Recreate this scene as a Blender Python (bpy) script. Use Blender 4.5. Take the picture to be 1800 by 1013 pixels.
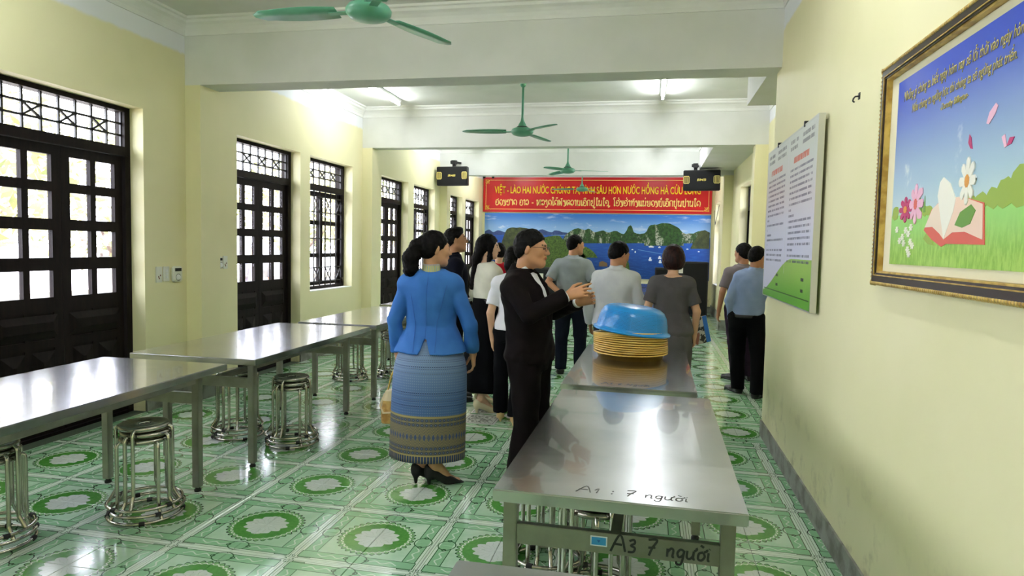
import bpy, bmesh, math, random
import numpy as np
from mathutils import Vector, Matrix, Euler
random.seed(7); np.random.seed(7)
scene = bpy.context.scene
COL = scene.collection
for o in list(bpy.data.objects): bpy.data.objects.remove(o)

# ------------------------------------------------------------------ camera
CAM_H = 1.5678
R_RIGHT = Vector((0.97917858, 0.20185451, 0.02154206))
R_DOWN = Vector((0.03366207, -0.05680394, -0.99781771))
R_FWD = Vector((-0.20019033, 0.97776688, -0.06241604))
F_PX = 1173.77
cam = bpy.data.cameras.new('camera'); cam_o = bpy.data.objects.new('camera', cam); COL.objects.link(cam_o)
cam.sensor_width = 36; cam.lens = F_PX * 36 / 1800; cam.clip_start = .05; cam.clip_end = 300
m3 = Matrix((R_RIGHT, -R_DOWN, -R_FWD)).transposed()
cam_o.matrix_world = Matrix.Translation((0, 0, CAM_H)) @ m3.to_4x4()
scene.camera = cam_o
def proj(p):
    q = Vector(p) - Vector((0, 0, CAM_H)); d = q.dot(R_FWD)
    if d < .05: return None
    return 900 + F_PX * q.dot(R_RIGHT) / d, 506.5 + F_PX * q.dot(R_DOWN) / d, d

# ------------------------------------------------------------------ world, exposure
SKY_STRENGTH = 7.0
TUBE_STRENGTH = 52.0
world = bpy.data.worlds.new('world'); scene.world = world; world.use_nodes = True
bg = world.node_tree.nodes['Background']
bg.inputs['Color'].default_value = (.86, .91, 1.0, 1); bg.inputs['Strength'].default_value = SKY_STRENGTH
vs = scene.view_settings
vs.view_transform = 'Standard'; vs.look = 'None'; vs.gamma = 1.0; vs.use_curve_mapping = False
vs.exposure = 1.5
cy = scene.cycles
cy.max_bounces = 10; cy.diffuse_bounces = 5; cy.glossy_bounces = 4; cy.transparent_max_bounces = 12
cy.sample_clamp_indirect = 6.0; cy.use_denoising = True; cy.caustics_reflective = False; cy.caustics_refractive = False

# ------------------------------------------------------------------ shader helpers
def lin(r, g, b):
    f = lambda c: (c / 255 / 12.92) if c / 255 <= .04045 else ((c / 255 + .055) / 1.055) ** 2.4
    return (f(r), f(g), f(b), 1.0)

class X:
    """a float socket with arithmetic"""
    def __init__(s, nt, k): s.nt, s.k = nt, k
    def _m(s, op, *a):
        n = s.nt.nodes.new('ShaderNodeMath'); n.operation = op
        for i, v in enumerate((s,) + a):
            if isinstance(v, X): s.nt.links.new(v.k, n.inputs[i])
            else: n.inputs[i].default_value = float(v)
        return X(s.nt, n.outputs[0])
    def __add__(s, o): return s._m('ADD', o)
    __radd__ = __add__
    def __sub__(s, o): return s._m('SUBTRACT', o)
    def __rsub__(s, o): return (s * -1) + o
    def __mul__(s, o): return s._m('MULTIPLY', o)
    __rmul__ = __mul__
    def __truediv__(s, o): return s._m('DIVIDE', o)
    def lt(s, o): return s._m('LESS_THAN', o)
    def gt(s, o): return s._m('GREATER_THAN', o)
    def abs(s): return s._m('ABSOLUTE')
    def fr(s): return s._m('FRACT')
    def fl(s): return s._m('FLOOR')
    def sin(s): return s._m('SINE')
    def cos(s): return s._m('COSINE')
    def sqrt(s): return s._m('SQRT')
    def mn(s, o): return s._m('MINIMUM', o)
    def mx(s, o): return s._m('MAXIMUM', o)
    def atan2(s, o): return s._m('ARCTAN2', o)
    def line(s, c, w): return (s - c).abs().lt(w)
    def between(s, a, b): return s.gt(a) * s.lt(b)
    def step(s, a, b):
        n = s.nt.nodes.new('ShaderNodeMapRange'); n.interpolation_type = 'SMOOTHSTEP'
        s.nt.links.new(s.k, n.inputs[0]); n.inputs[1].default_value = a; n.inputs[2].default_value = b
        return X(s.nt, n.outputs[0])

def cmix(nt, fac, a, b):
    n = nt.nodes.new('ShaderNodeMix'); n.data_type = 'RGBA'
    for s, v in ((n.inputs[0], fac), (n.inputs[6], a), (n.inputs[7], b)):
        if isinstance(v, X): nt.links.new(v.k, s)
        elif hasattr(v, 'is_linked') : nt.links.new(v, s)
        else: s.default_value = v if not isinstance(v, (tuple, list)) else tuple(v)
    return n.outputs[2]

MATS = {}
def mat(name, color=(.8, .8, .8, 1), rough=.6, metal=0.0, spec=.5, **kw):
    if name in MATS: return MATS[name]
    m = bpy.data.materials.new(name); m.use_nodes = True; nt = m.node_tree
    b = nt.nodes['Principled BSDF']
    b.inputs['Base Color'].default_value = color; b.inputs['Roughness'].default_value = rough
    b.inputs['Metallic'].default_value = metal; b.inputs['Specular IOR Level'].default_value = spec
    for k, v in kw.items(): b.inputs[k].default_value = v
    MATS[name] = m
    return m
def B(m): return m.node_tree.nodes['Principled BSDF']
def coords(m, kind='Object'):
    nt = m.node_tree
    if kind == 'World': s = nt.nodes.new('ShaderNodeNewGeometry').outputs['Position']
    else: s = nt.nodes.new('ShaderNodeTexCoord').outputs[kind]
    sp = nt.nodes.new('ShaderNodeSeparateXYZ'); nt.links.new(s, sp.inputs[0])
    return s, X(nt, sp.outputs[0]), X(nt, sp.outputs[1]), X(nt, sp.outputs[2])
def noise(m, vec, scale, detail=3, rough=.5, stretch=None):
    nt = m.node_tree
    if stretch:
        mp = nt.nodes.new('ShaderNodeMapping'); mp.inputs['Scale'].default_value = stretch
        nt.links.new(vec, mp.inputs[0]); vec = mp.outputs[0]
    n = nt.nodes.new('ShaderNodeTexNoise'); n.inputs['Scale'].default_value = scale
    n.inputs['Detail'].default_value = detail; n.inputs['Roughness'].default_value = rough
    if vec is not None: nt.links.new(vec, n.inputs['Vector'])
    return X(nt, n.outputs[0])
def setcol(m, sock): m.node_tree.links.new(sock.k if isinstance(sock, X) else sock, B(m).inputs['Base Color'])
def setrough(m, x): m.node_tree.links.new(x.k, B(m).inputs['Roughness'])
def bump(m, x, strength=.3, dist=.01):
    nt = m.node_tree; n = nt.nodes.new('ShaderNodeBump'); n.inputs['Strength'].default_value = strength
    n.inputs['Distance'].default_value = dist; nt.links.new(x.k, n.inputs['Height'])
    nt.links.new(n.outputs[0], B(m).inputs['Normal'])
def noisy(name, c1, c2, scale=8, rough=.6, bstr=0.0, bscale=None, kind='Object', lo=.35, hi=.65, stretch=None, **kw):
    if name in MATS: return MATS[name]
    m = mat(name, c1, rough, **kw); v, x, y, z = coords(m, kind)
    n = noise(m, v, scale, 4, stretch=stretch); setcol(m, cmix(m.node_tree, n.step(lo, hi), c1, c2))
    if bstr: bump(m, noise(m, v, bscale or scale * 4, 3, stretch=stretch), bstr)
    return m

# ------------------------------------------------------------------ mesh helpers
class MB:
    def __init__(s): s.v, s.f, s.sm = [], [], []
    def add(s, v, f, smooth=False):
        n = len(s.v); s.v += [tuple(p) for p in v]; s.f += [tuple(i + n for i in q) for q in f]; s.sm += [smooth] * len(f); return s
    def box(s, x0, x1, y0, y1, z0, z1):
        return s.add([(x0, y0, z0), (x1, y0, z0), (x1, y1, z0), (x0, y1, z0), (x0, y0, z1), (x1, y0, z1), (x1, y1, z1), (x0, y1, z1)],
                     [(0, 3, 2, 1), (4, 5, 6, 7), (0, 1, 5, 4), (1, 2, 6, 5), (2, 3, 7, 6), (3, 0, 4, 7)])
    def cbox(s, c, d): return s.box(c[0] - d[0] / 2, c[0] + d[0] / 2, c[1] - d[1] / 2, c[1] + d[1] / 2, c[2] - d[2] / 2, c[2] + d[2] / 2)
    def bar(s, a, b, w, h=None, up=(0, 0, 1)):
        a, b = Vector(a), Vector(b); d = (b - a).normalized(); u = Vector(up)
        if abs(d.dot(u)) > .98: u = Vector((1, 0, 0))
        r = d.cross(u).normalized() * (w / 2); u = r.cross(d).normalized() * ((h or w) / 2)
        P = [a - r - u, a + r - u, a + r + u, a - r + u, b - r - u, b + r - u, b + r + u, b - r + u]
        return s.add(P, [(0, 1, 2, 3), (7, 6, 5, 4), (0, 4, 5, 1), (1, 5, 6, 2), (2, 6, 7, 3), (3, 7, 4, 0)])
    def tube(s, pts, r, n=8, closed=False, caps=True):
        pts = [Vector(p) for p in pts]; L = len(pts); rr = r if isinstance(r, (list, tuple)) else [r] * L
        prev = None; rings = []
        for i, p in enumerate(pts):
            t = (pts[(i + 1) % L] - pts[i - 1]) if closed else (pts[min(i + 1, L - 1)] - pts[max(i - 1, 0)])
            t.normalize()
            if prev is None:
                u = Vector((0, 0, 1)) if abs(t.z) < .9 else Vector((1, 0, 0))
                prev = (u - t * u.dot(t)).normalized()
            else: prev = (prev - t * prev.dot(t)).normalized()
            w = t.cross(prev)
            rings.append([p + (prev * math.cos(a) + w * math.sin(a)) * rr[i] for a in [2 * math.pi * k / n for k in range(n)]])
        V = [q for g in rings for q in g]; Fc = []
        for i in range(L if closed else L - 1):
            for k in range(n):
                j = (i + 1) % L; Fc.append((i * n + k, i * n + (k + 1) % n, j * n + (k + 1) % n, j * n + k))
        s.add(V, Fc, True)
        if caps and not closed:
            s.add(rings[0], [tuple(reversed(range(n)))]); s.add(rings[-1], [tuple(range(n))])
        return s
    def lathe(s, prof, n=32, c=(0, 0, 0), caps=False):
        V = []; Fc = []
        for r, z in prof:
            for k in range(n):
                a = 2 * math.pi * k / n; V.append((c[0] + r * math.cos(a), c[1] + r * math.sin(a), c[2] + z))
        for i in range(len(prof) - 1):
            for k in range(n):
                Fc.append((i * n + k, i * n + (k + 1) % n, (i + 1) * n + (k + 1) % n, (i + 1) * n + k))
        s.add(V, Fc, True)
        if caps:
            s.add(V[:n], [tuple(reversed(range(n)))]); s.add(V[-n:], [tuple(range(n))])
        return s
    def poly(s, pts, thick, axis='y'):
        """flat outline (a,b) extruded by thick; axis y: a->x b->z, front face at -y"""
        n = len(pts); fr = []; bk = []
        for a, b in pts:
            if axis == 'y': fr.append((a, 0, b)); bk.append((a, thick, b))
            elif axis == 'x': fr.append((0, a, b)); bk.append((thick, a, b))
            else: fr.append((a, b, thick)); bk.append((a, b, 0))
        s.add(fr + bk, [tuple(range(n)), tuple(reversed(range(n, 2 * n)))] + [(i, n + i, n + (i + 1) % n, (i + 1) % n) for i in range(n)])
        return s
    def mesh(s, name):
        me = bpy.data.meshes.new(name); me.from_pydata(s.v, [], s.f); me.polygons.foreach_set('use_smooth', s.sm); me.update(); return me
    def build(s, name, m, parent=None, loc=(0, 0, 0), rot=(0, 0, 0), bevel=0, fix=True):
        me = s.mesh(name)
        if fix:
            bm = bmesh.new(); bm.from_mesh(me); bmesh.ops.recalc_face_normals(bm, faces=bm.faces); bm.to_mesh(me); bm.free()
        if bevel:
            bm = bmesh.new(); bm.from_mesh(me)
            bmesh.ops.remove_doubles(bm, verts=bm.verts, dist=1e-5)
            es = [e for e in bm.edges if len(e.link_faces) == 2 and e.calc_face_angle(0) > .6]
            bmesh.ops.bevel(bm, geom=es, offset=bevel, segments=2, affect='EDGES', clamp_overlap=True); bm.to_mesh(me); bm.free()
        return link(name, me, m, parent, loc, rot)
def link(name, me, m, parent=None, loc=(0, 0, 0), rot=(0, 0, 0)):
    o = bpy.data.objects.new(name, me); COL.objects.link(o)
    if m is not None and not me.materials: me.materials.append(m)
    o.parent = parent; o.location = loc; o.rotation_euler = rot
    return o
def tag(o, label=None, cat=None, group=None, kind=None):
    if label: o['label'] = label
    if cat: o['category'] = cat
    if group: o['group'] = group
    if kind: o['kind'] = kind
    return o
def empty(name, loc=(0, 0, 0), rz=0, label=None, cat=None, group=None):
    o = bpy.data.objects.new(name, None); COL.objects.link(o); o.location = loc; o.rotation_euler = (0, 0, rz); o.empty_display_size = .1
    return tag(o, label, cat, group)
def copy_tree(o, parent=None, name=None):
    c = o.copy(); COL.objects.link(c); c.parent = parent
    for ch in list(o.children): copy_tree(ch, c)
    return c
def struct(o): o['kind'] = 'structure'; return o

def text_obj(name, s, m, parent, loc, rot, width, height, bold=0.0, extr=.002, spacing=1.0, shear=0.0):
    """lettering fitted to width x height, as a mesh with real thickness; lower-left corner at loc"""
    cu = bpy.data.curves.new(name, 'FONT'); cu.body = s; cu.offset = bold; cu.extrude = 0; cu.space_character = spacing; cu.shear = shear
    cu.resolution_u = 3
    t = bpy.data.objects.new(name, cu); COL.objects.link(t); bpy.context.view_layer.update()
    dg = bpy.context.evaluated_depsgraph_get(); me = bpy.data.meshes.new_from_object(t.evaluated_get(dg)); me.name = name
    bpy.data.objects.remove(t)
    co = np.empty(len(me.vertices) * 3, 'f'); me.vertices.foreach_get('co', co); co = co.reshape(-1, 3)
    lo, hi = co.min(0), co.max(0)
    co[:, 0] = (co[:, 0] - lo[0]) / (hi[0] - lo[0]) * width
    co[:, 1] = (co[:, 1] - lo[1]) / (hi[1] - lo[1]) * height
    me.vertices.foreach_set('co', co.ravel()); me.materials.clear(); me.update()
    if extr:
        bm = bmesh.new(); bm.from_mesh(me); r = bmesh.ops.extrude_face_region(bm, geom=bm.faces[:])
        bmesh.ops.translate(bm, verts=[e for e in r['geom'] if isinstance(e, bmesh.types.BMVert)], vec=(0, 0, extr)); bm.to_mesh(me); bm.free()
    return link(name, me, m, parent, loc, rot)
def strokes_obj(name, lines, w, m, parent, loc, rot=(0, 0, 0), thick=.0015):
    """pen strokes as thin flat ribbons in the local xy plane, standing thick above it"""
    mb = MB()
    for L in lines:
        P = smooth2(L)
        n = len(P); Lf = []; Rt = []
        for i in range(n):
            a = P[max(i - 1, 0)]; b = P[min(i + 1, n - 1)]; d = np.array(b) - np.array(a); d = d / (np.hypot(*d) + 1e-9)
            nx, ny = -d[1] * w / 2, d[0] * w / 2
            Lf.append((P[i][0] + nx, P[i][1] + ny, thick)); Rt.append((P[i][0] - nx, P[i][1] - ny, thick))
        V = Lf + Rt + [(a, b, 0) for a, b, c in Lf] + [(a, b, 0) for a, b, c in Rt]
        Fc = []
        for i in range(n - 1):
            Fc += [(i, n + i, n + i + 1, i + 1), (i, i + 1, 2 * n + i + 1, 2 * n + i), (n + i, 3 * n + i, 3 * n + i + 1, n + i + 1)]
        mb.add(V, Fc)
    return mb.build(name, m, parent, loc, rot, fix=False)
def smooth2(L, k=5):
    if len(L) < 3: return [tuple(p) for p in L]
    P = [np.array(p, float) for p in L]; out = []
    for i in range(len(P) - 1):
        p0 = P[max(i - 1, 0)]; p1 = P[i]; p2 = P[i + 1]; p3 = P[min(i + 2, len(P) - 1)]
        for j in range(k):
            t = j / k
            out.append(tuple(.5 * ((2 * p1) + (-p0 + p2) * t + (2 * p0 - 5 * p1 + 4 * p2 - p3) * t * t + (-p0 + 3 * p1 - 3 * p2 + p3) * t ** 3)))
    out.append(tuple(P[-1])); return out
# ------------------------------------------------------------------ room shell
XL, XR1, XR2, YB, YF, ZC, ZB = -4.42, .985, 1.55, -4.0, 17.45, 3.65, 3.04
YW = 5.95                                   # where the near right-hand wall ends
BEAMS = [(5.74, 6.03), (9.79, 10.02), (13.70, 13.95)]

def wall_material():
    m = mat('wall_paint', rough=.55, spec=.3); nt = m.node_tree
    v, x, y, z = coords(m, 'World')
    n = noise(m, v, 1.3, 4); n2 = noise(m, v, 9, 4)
    yel = cmix(nt, n.step(.3, .7), lin(238, 231, 190), lin(232, 226, 182))
    up = (z + n2 * .05).step(3.335, 3.375)
    c = cmix(nt, up, yel, lin(236, 237, 240))
    dirt = (noise(m, v, 5, 6, .65).step(.5, .72)) * (1 - z.step(.1, .75)) * .55
    c = cmix(nt, dirt, c, lin(150, 140, 105))
    setcol(m, c); bump(m, noise(m, v, 30, 3), .06, .004)
    return m
M_WALL = wall_material()
M_CEIL = noisy('ceiling_paint', lin(226, 226, 222), lin(219, 220, 214), 2, .7, kind='World')
M_TRIM = noisy('cornice_paint', lin(236, 236, 232), lin(230, 230, 225), 3, .6, kind='World')
M_BASE = noisy('baseboard_cement', lin(150, 150, 142), lin(112, 110, 102), 9, .7, .2, 40, kind='World', lo=.4, hi=.7)
M_WOOD = noisy('dark_painted_wood', lin(20, 15, 14), lin(28, 21, 19), 6, .5, .05, 60, stretch=(6, 6, 1), spec=.10)
M_IRON = mat('dark_iron', lin(18, 14, 14), .5)

def glass_material():
    m = bpy.data.materials.new('window_glass'); m.use_nodes = True; nt = m.node_tree; nt.nodes.clear()
    out = nt.nodes.new('ShaderNodeOutputMaterial'); mx = nt.nodes.new('ShaderNodeMixShader')
    t = nt.nodes.new('ShaderNodeBsdfTransparent'); g = nt.nodes.new('ShaderNodeBsdfGlossy'); g.inputs['Roughness'].default_value = .03
    t.inputs['Color'].default_value = (.97, .96, .98, 1); mx.inputs[0].default_value = .06
    nt.links.new(t.outputs[0], mx.inputs[1]); nt.links.new(g.outputs[0], mx.inputs[2]); nt.links.new(mx.outputs[0], out.inputs[0])
    return m
M_GLASS = glass_material()

DOOR_T = 2.71
OPEN_L = [('w', -1.95, -.65, .9), ('d', -.35, 1.0, 0), ('w', 2.0, 3.3, .9), ('d', 3.80, 5.19, 0), ('d', 6.56, 7.91, 0), ('w', 8.16, 9.44, .9),  # first three openings lie out of view, added to let daylight in
          ('d', 10.55, 11.82, 0), ('w', 12.12, 13.38, .9), ('w', 14.38, 15.46, .9), ('d', 15.74, 17.05, 0)]
OPEN_R = [('d', 11.32, 12.57, 0), ('w', 16.1, 17.2, .74)]
def wall_with_openings(name, x0, x1, y0, y1, ops):
    mb = MB(); c = y0
    for k, a, b, z0 in ops:
        mb.box(x0, x1, c, a, 0, ZC); mb.box(x0, x1, a, b, DOOR_T, ZC)
        if z0: mb.box(x0, x1, a, b, 0, z0)
        c = b
    mb.box(x0, x1, c, y1, 0, ZC)
    return struct(mb.build(name, M_WALL))
w = wall_with_openings('wall_left', XL - .24, XL, YB, YF, OPEN_L)
mb = MB()                                    # shallow pilasters that carry the beams
for a, b in BEAMS: mb.box(XL - .02, XL + .165, a, b, 0, ZB)
mb.build('pilaster', M_WALL, w)
struct(MB().box(XR1, XR2 + .25, YB, YW, 0, ZC).build('wall_right', M_WALL))
w = wall_with_openings('wall_right_far', XR2, XR2 + .25, YW, YF, OPEN_R)
mb = MB()
for a, b in BEAMS[1:]: mb.box(XR2 - .17, XR2 + .02, a, b, 0, ZB)
mb.build('pilaster', M_WALL, w)
struct(MB().box(XL - .24, XR2 + .25, YF, YF + .2, 0, ZC).build('wall_front', M_WALL))
struct(MB().box(XL - .24, XR2 + .25, YB - .2, YB, 0, ZC).build('wall_back', M_WALL))
ceil = struct(MB().box(XL - .24, XR2 + .25, YB - .2, YF + .2, ZC, ZC + .15).build('ceiling', M_CEIL))
for i, (a, b) in enumerate(BEAMS):
    x1 = XR1 + .02 if i == 0 else XR2 + .02
    o = MB().box(XL - .02, x1, a, b, ZB, ZC + .02).build('beam', M_CEIL, ceil)
MB().box(.915, XR2 + .02, BEAMS[0][1] - .01, 7.2, ZB, ZC + .02).build('dropped_soffit', M_CEIL, ceil)
MB().box(.89, XR2 + .02, BEAMS[1][1] - .01, BEAMS[2][0] + .01, ZB + .09, ZC + .02).build('dropped_soffit', M_CEIL, ceil)
PROF = [(0, 3.50), (.012, 3.50), (.016, 3.535), (.03, 3.56), (.055, 3.585), (.085, 3.60), (.09, 3.625), (.115, 3.63), (.12, 3.652)]
def cornice(n, x0, x1, y0, y1):
    V = []; Fc = []
    for d, z in PROF: V += [(x0 + d, y0 + d, z), (x1 - d, y0 + d, z), (x1 - d, y1 - d, z), (x0 + d, y1 - d, z)]
    for i in range(len(PROF) - 1):
        for k in range(4): Fc.append((4 * i + k, 4 * i + (k + 1) % 4, 4 * i + 4 + (k + 1) % 4, 4 * i + 4 + k))
    struct(MB().add(V, Fc).build('trim_%d' % n, M_TRIM, fix=False))
cornice(1, XL, XR1, YB, BEAMS[0][0]); cornice(2, XL, XR2, BEAMS[0][1], BEAMS[1][0])
cornice(3, XL, .89, BEAMS[1][1], BEAMS[2][0]); cornice(4, XL, XR2, BEAMS[2][1], YF)
V = []                                        # short cornice on the dropped soffit, ends before the next beam
for d, z in PROF: V += [(.915 - d, 6.03, z), (.915 - d, 7.2, z)]
struct(MB().add(V, [(2 * i, 2 * i + 1, 2 * i + 3, 2 * i + 2) for i in range(len(PROF) - 1)] + [tuple(range(1, 2 * len(PROF), 2)) ]).build('trim_5', M_TRIM, fix=False))

def baseboard(name, segs, h):
    mb = MB()
    for x0, x1, y0, y1 in segs: mb.box(x0, x1, y0, y1, 0, h)
    return struct(mb.build(name, M_BASE, bevel=0))
seg = []; c = YB
for k, a, b, z0 in OPEN_L:
    if k == 'd': seg.append((XL - .01, XL + .012, c, a)); c = b
seg.append((XL - .01, XL + .012, c, YF))
for a, b in BEAMS: seg.append((XL, XL + .177, a - .012, b + .012))
baseboard('baseboard_left', seg, .15)
baseboard('baseboard_right', [(XR1 - .012, XR1 + .01, YB, YW + .012), (XR1, XR2, YW, YW + .012)], .135)
seg = []; c = YW
for k, a, b, z0 in OPEN_R:
    if k == 'd': seg.append((XR2 - .012, XR2 + .01, c, a)); c = b
seg.append((XR2 - .012, XR2 + .01, c, YF))
for a, b in BEAMS[1:]: seg.append((XR2 - .182, XR2, a - .012, b + .012))
baseboard('baseboard_right_far', seg, .2)
baseboard('baseboard_front', [(XL, XR2, YF - .012, YF + .01)], .15)

# ------------------------------------------------------------------ doors and windows
ROWS = [(2.205, 1.995), (1.92, 1.705), (1.617, 1.40), (1.30, 1.09)]
def lattice(y0, y1, z0, z1, ncell=8, start=0):
    """iron transom grille: three rows, crosses in every second cell of the middle row"""
    mb = MB(); dy = (y1 - y0) / ncell; dz = (z1 - z0) / 3; t = .017
    for i in range(ncell + 1): mb.bar((0, y0 + i * dy, z0), (0, y0 + i * dy, z1), t)
    for j in range(1, 3): mb.bar((0, y0, z0 + j * dz), (0, y1, z0 + j * dz), t)
    for i in range(start, ncell, 2):
        a, b, c, d = y0 + i * dy, y0 + (i + 1) * dy, z0 + dz, z0 + 2 * dz
        mb.bar((0, a, c), (0, b, d), t * .9); mb.bar((.002, a, d), (.002, b, c), t * .9)
    return mb
def pane(leaf, y0, y1, z0, z1):
    key = (round(y1 - y0, 3), round(z1 - z0, 3))
    if key not in PANES: PANES[key] = MB().box(-.002, .002, 0, key[0], 0, key[1]).mesh('pane')
    link('pane', PANES[key], M_GLASS, leaf, (0, y0, z0))
PANES = {}
def frame_mb(W, z0, sill):
    mb = MB(); f = .062
    mb.box(-.05, .05, 0, f, z0, DOOR_T); mb.box(-.05, .05, W - f, W, z0, DOOR_T)
    mb.box(-.05, .05, f, W - f, DOOR_T - .04, DOOR_T); mb.box(-.045, .06, f * .4, W - f * .4, 2.285, 2.365)
    if sill: mb.box(-.05, .05, f, W - f, z0, z0 + .05)
    else: mb.box(-.06, .05, f, W - f, -.1, .022)
    return mb
def make_door(n, x, y0, y1, flip):
    W = y1 - y0
    root = struct(frame_mb(W, 0, False).build('door_%d' % n, M_WOOD, loc=(x, y0, 0), rot=(0, 0, 0)))
    g = lattice(.062, W - .062, 2.365, DOOR_T - .04, 8).build('transom_grille', M_IRON, root, (.01 * flip, 0, 0))
    ys = [.066, W / 2, W - .066]
    for i in range(2):
        a, b = ys[i] + .002, ys[i + 1] - .002; w = b - a; st = .082; mu = .055; pw = (w - 2 * st - mu) / 2
        mb = MB(); t = .02
        for p, q in ((0, st), (st + pw, st + pw + mu), (w - st, w)): mb.box(-t, t, p, q, .02, 2.282)
        edges = [2.282] + [e for r in ROWS for e in r] + [1.0]
        for k in range(0, len(edges), 2):
            for p in (st, st + pw + mu): mb.box(-t, t, p, p + pw, edges[k + 1], edges[k])
        for p in (st, st + pw + mu): mb.box(-.012, .012, p, p + pw, .02, 1.0)
        for zz in ((.97, 1.0), (.69, .76), (.37, .43), (.02, .13)):
            for p in (st, st + pw + mu): mb.box(-t, t, p, p + pw, zz[0], zz[1])
        leaf = mb.build('door_leaf', M_WOOD, root, (0, a, 0))
        for (zt, zb_) in ROWS:
            for p in (st, st + pw + mu): pane(leaf, p, p + pw, zb_, zt)
        pan = [(st * .6, w - st * .6, .775, .955)] + [(p, p + pw, .45, .67) for p in (st, st + pw + mu)] + [(p, p + pw, .15, .35) for p in (st, st + pw + mu)]
        for (p, q, c, d) in pan:
            k = .055 if d - c < .19 else .085; k = min(k, (q - p) / 2.4); V = []
            for s in (.019, -.019):
                V += [(s * 1.05, p, c), (s * 1.05, q, c), (s * 1.05, q, d), (s * 1.05, p, d), (s * 2.1, p + k, c + k), (s * 2.1, q - k, c + k), (s * 2.1, q - k, d - k), (s * 2.1, p + k, d - k)]
            Fc = []
            for b0 in (0, 8): Fc += [(b0 + 4, b0 + 5, b0 + 6, b0 + 7)] + [(b0 + j, b0 + (j + 1) % 4, b0 + 4 + (j + 1) % 4, b0 + 4 + j) for j in range(4)]
            MB().add(V, Fc).build('panel', M_WOOD, leaf)
    return root
def make_window(n, x, y0, y1, z0, flip):
    W = y1 - y0
    root = struct(frame_mb(W, z0, True).build('window_%d' % n, M_WOOD, loc=(x, y0, 0)))
    lattice(.062, W - .062, 2.365, DOOR_T - .04, 7, 1).build('transom_grille', M_IRON, root, (.02 * flip, 0, 0))
    a, b, c, d = .062, W - .062, z0 + .05, 2.285; mb = MB(); N = 7; dy = (b - a) / N
    hz = [c, c + .06, c + .26, (c + d) / 2, d - .30, d - .08, d]
    for i in range(N + 1): mb.bar((0, a + i * dy, c), (0, a + i * dy, d), .015)
    for z in hz[1:-1]: mb.bar((0, a, z), (0, b, z), .015)
    for lo, hi in ((hz[1], hz[2]), (hz[4], hz[5])):
        for i in range(0, N, 2):
            mb.bar((0, a + i * dy, lo), (0, a + i * dy + dy, hi), .011); mb.bar((.002, a + i * dy, hi), (.002, a + i * dy + dy, lo), .011)
    mb.build('grille', M_IRON, root, (.03 * flip, 0, 0))
    zz = [c + .01, c + .07, c + .40, c + .46, c + .86, c + .92, d - .07, d - .01]
    for i in range(2):
        p = a + .003 + i * (b - a) / 2; w = (b - a) / 2 - .006; st = .06; mb = MB()
        mb.box(-.018, .018, 0, st, zz[0], zz[-1]); mb.box(-.018, .018, w - st, w, zz[0], zz[-1])
        for k in range(0, 8, 2): mb.box(-.018, .018, st, w - st, zz[k], zz[k + 1])
        s = mb.build('sash', M_WOOD, root, (-.02 * flip, p, 0))
        for k in range(1, 7, 2): pane(s, st, w - st, zz[k], zz[k + 1])
    MB().box(-.16 if flip > 0 else .02, -.02 if flip > 0 else .16, 0, W, z0 - .001, z0 + .012).build('window_sill', M_TRIM, root, ((.20 if flip > 0 else -.20), 0, 0))
    return root
nd = nw = 0
for k, a, b, z0 in OPEN_L:
    if k == 'd': nd += 1; make_door(nd, XL - .185, a, b, 1)
    else: nw += 1; make_window(nw, XL - .185, a, b, z0, 1)
for k, a, b, z0 in OPEN_R:
    if k == 'd': nd += 1; make_door(nd, XR2 + .185, a, b, -1)
    else: nw += 1; make_window(nw, XR2 + .185, a, b, z0, -1)

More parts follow.
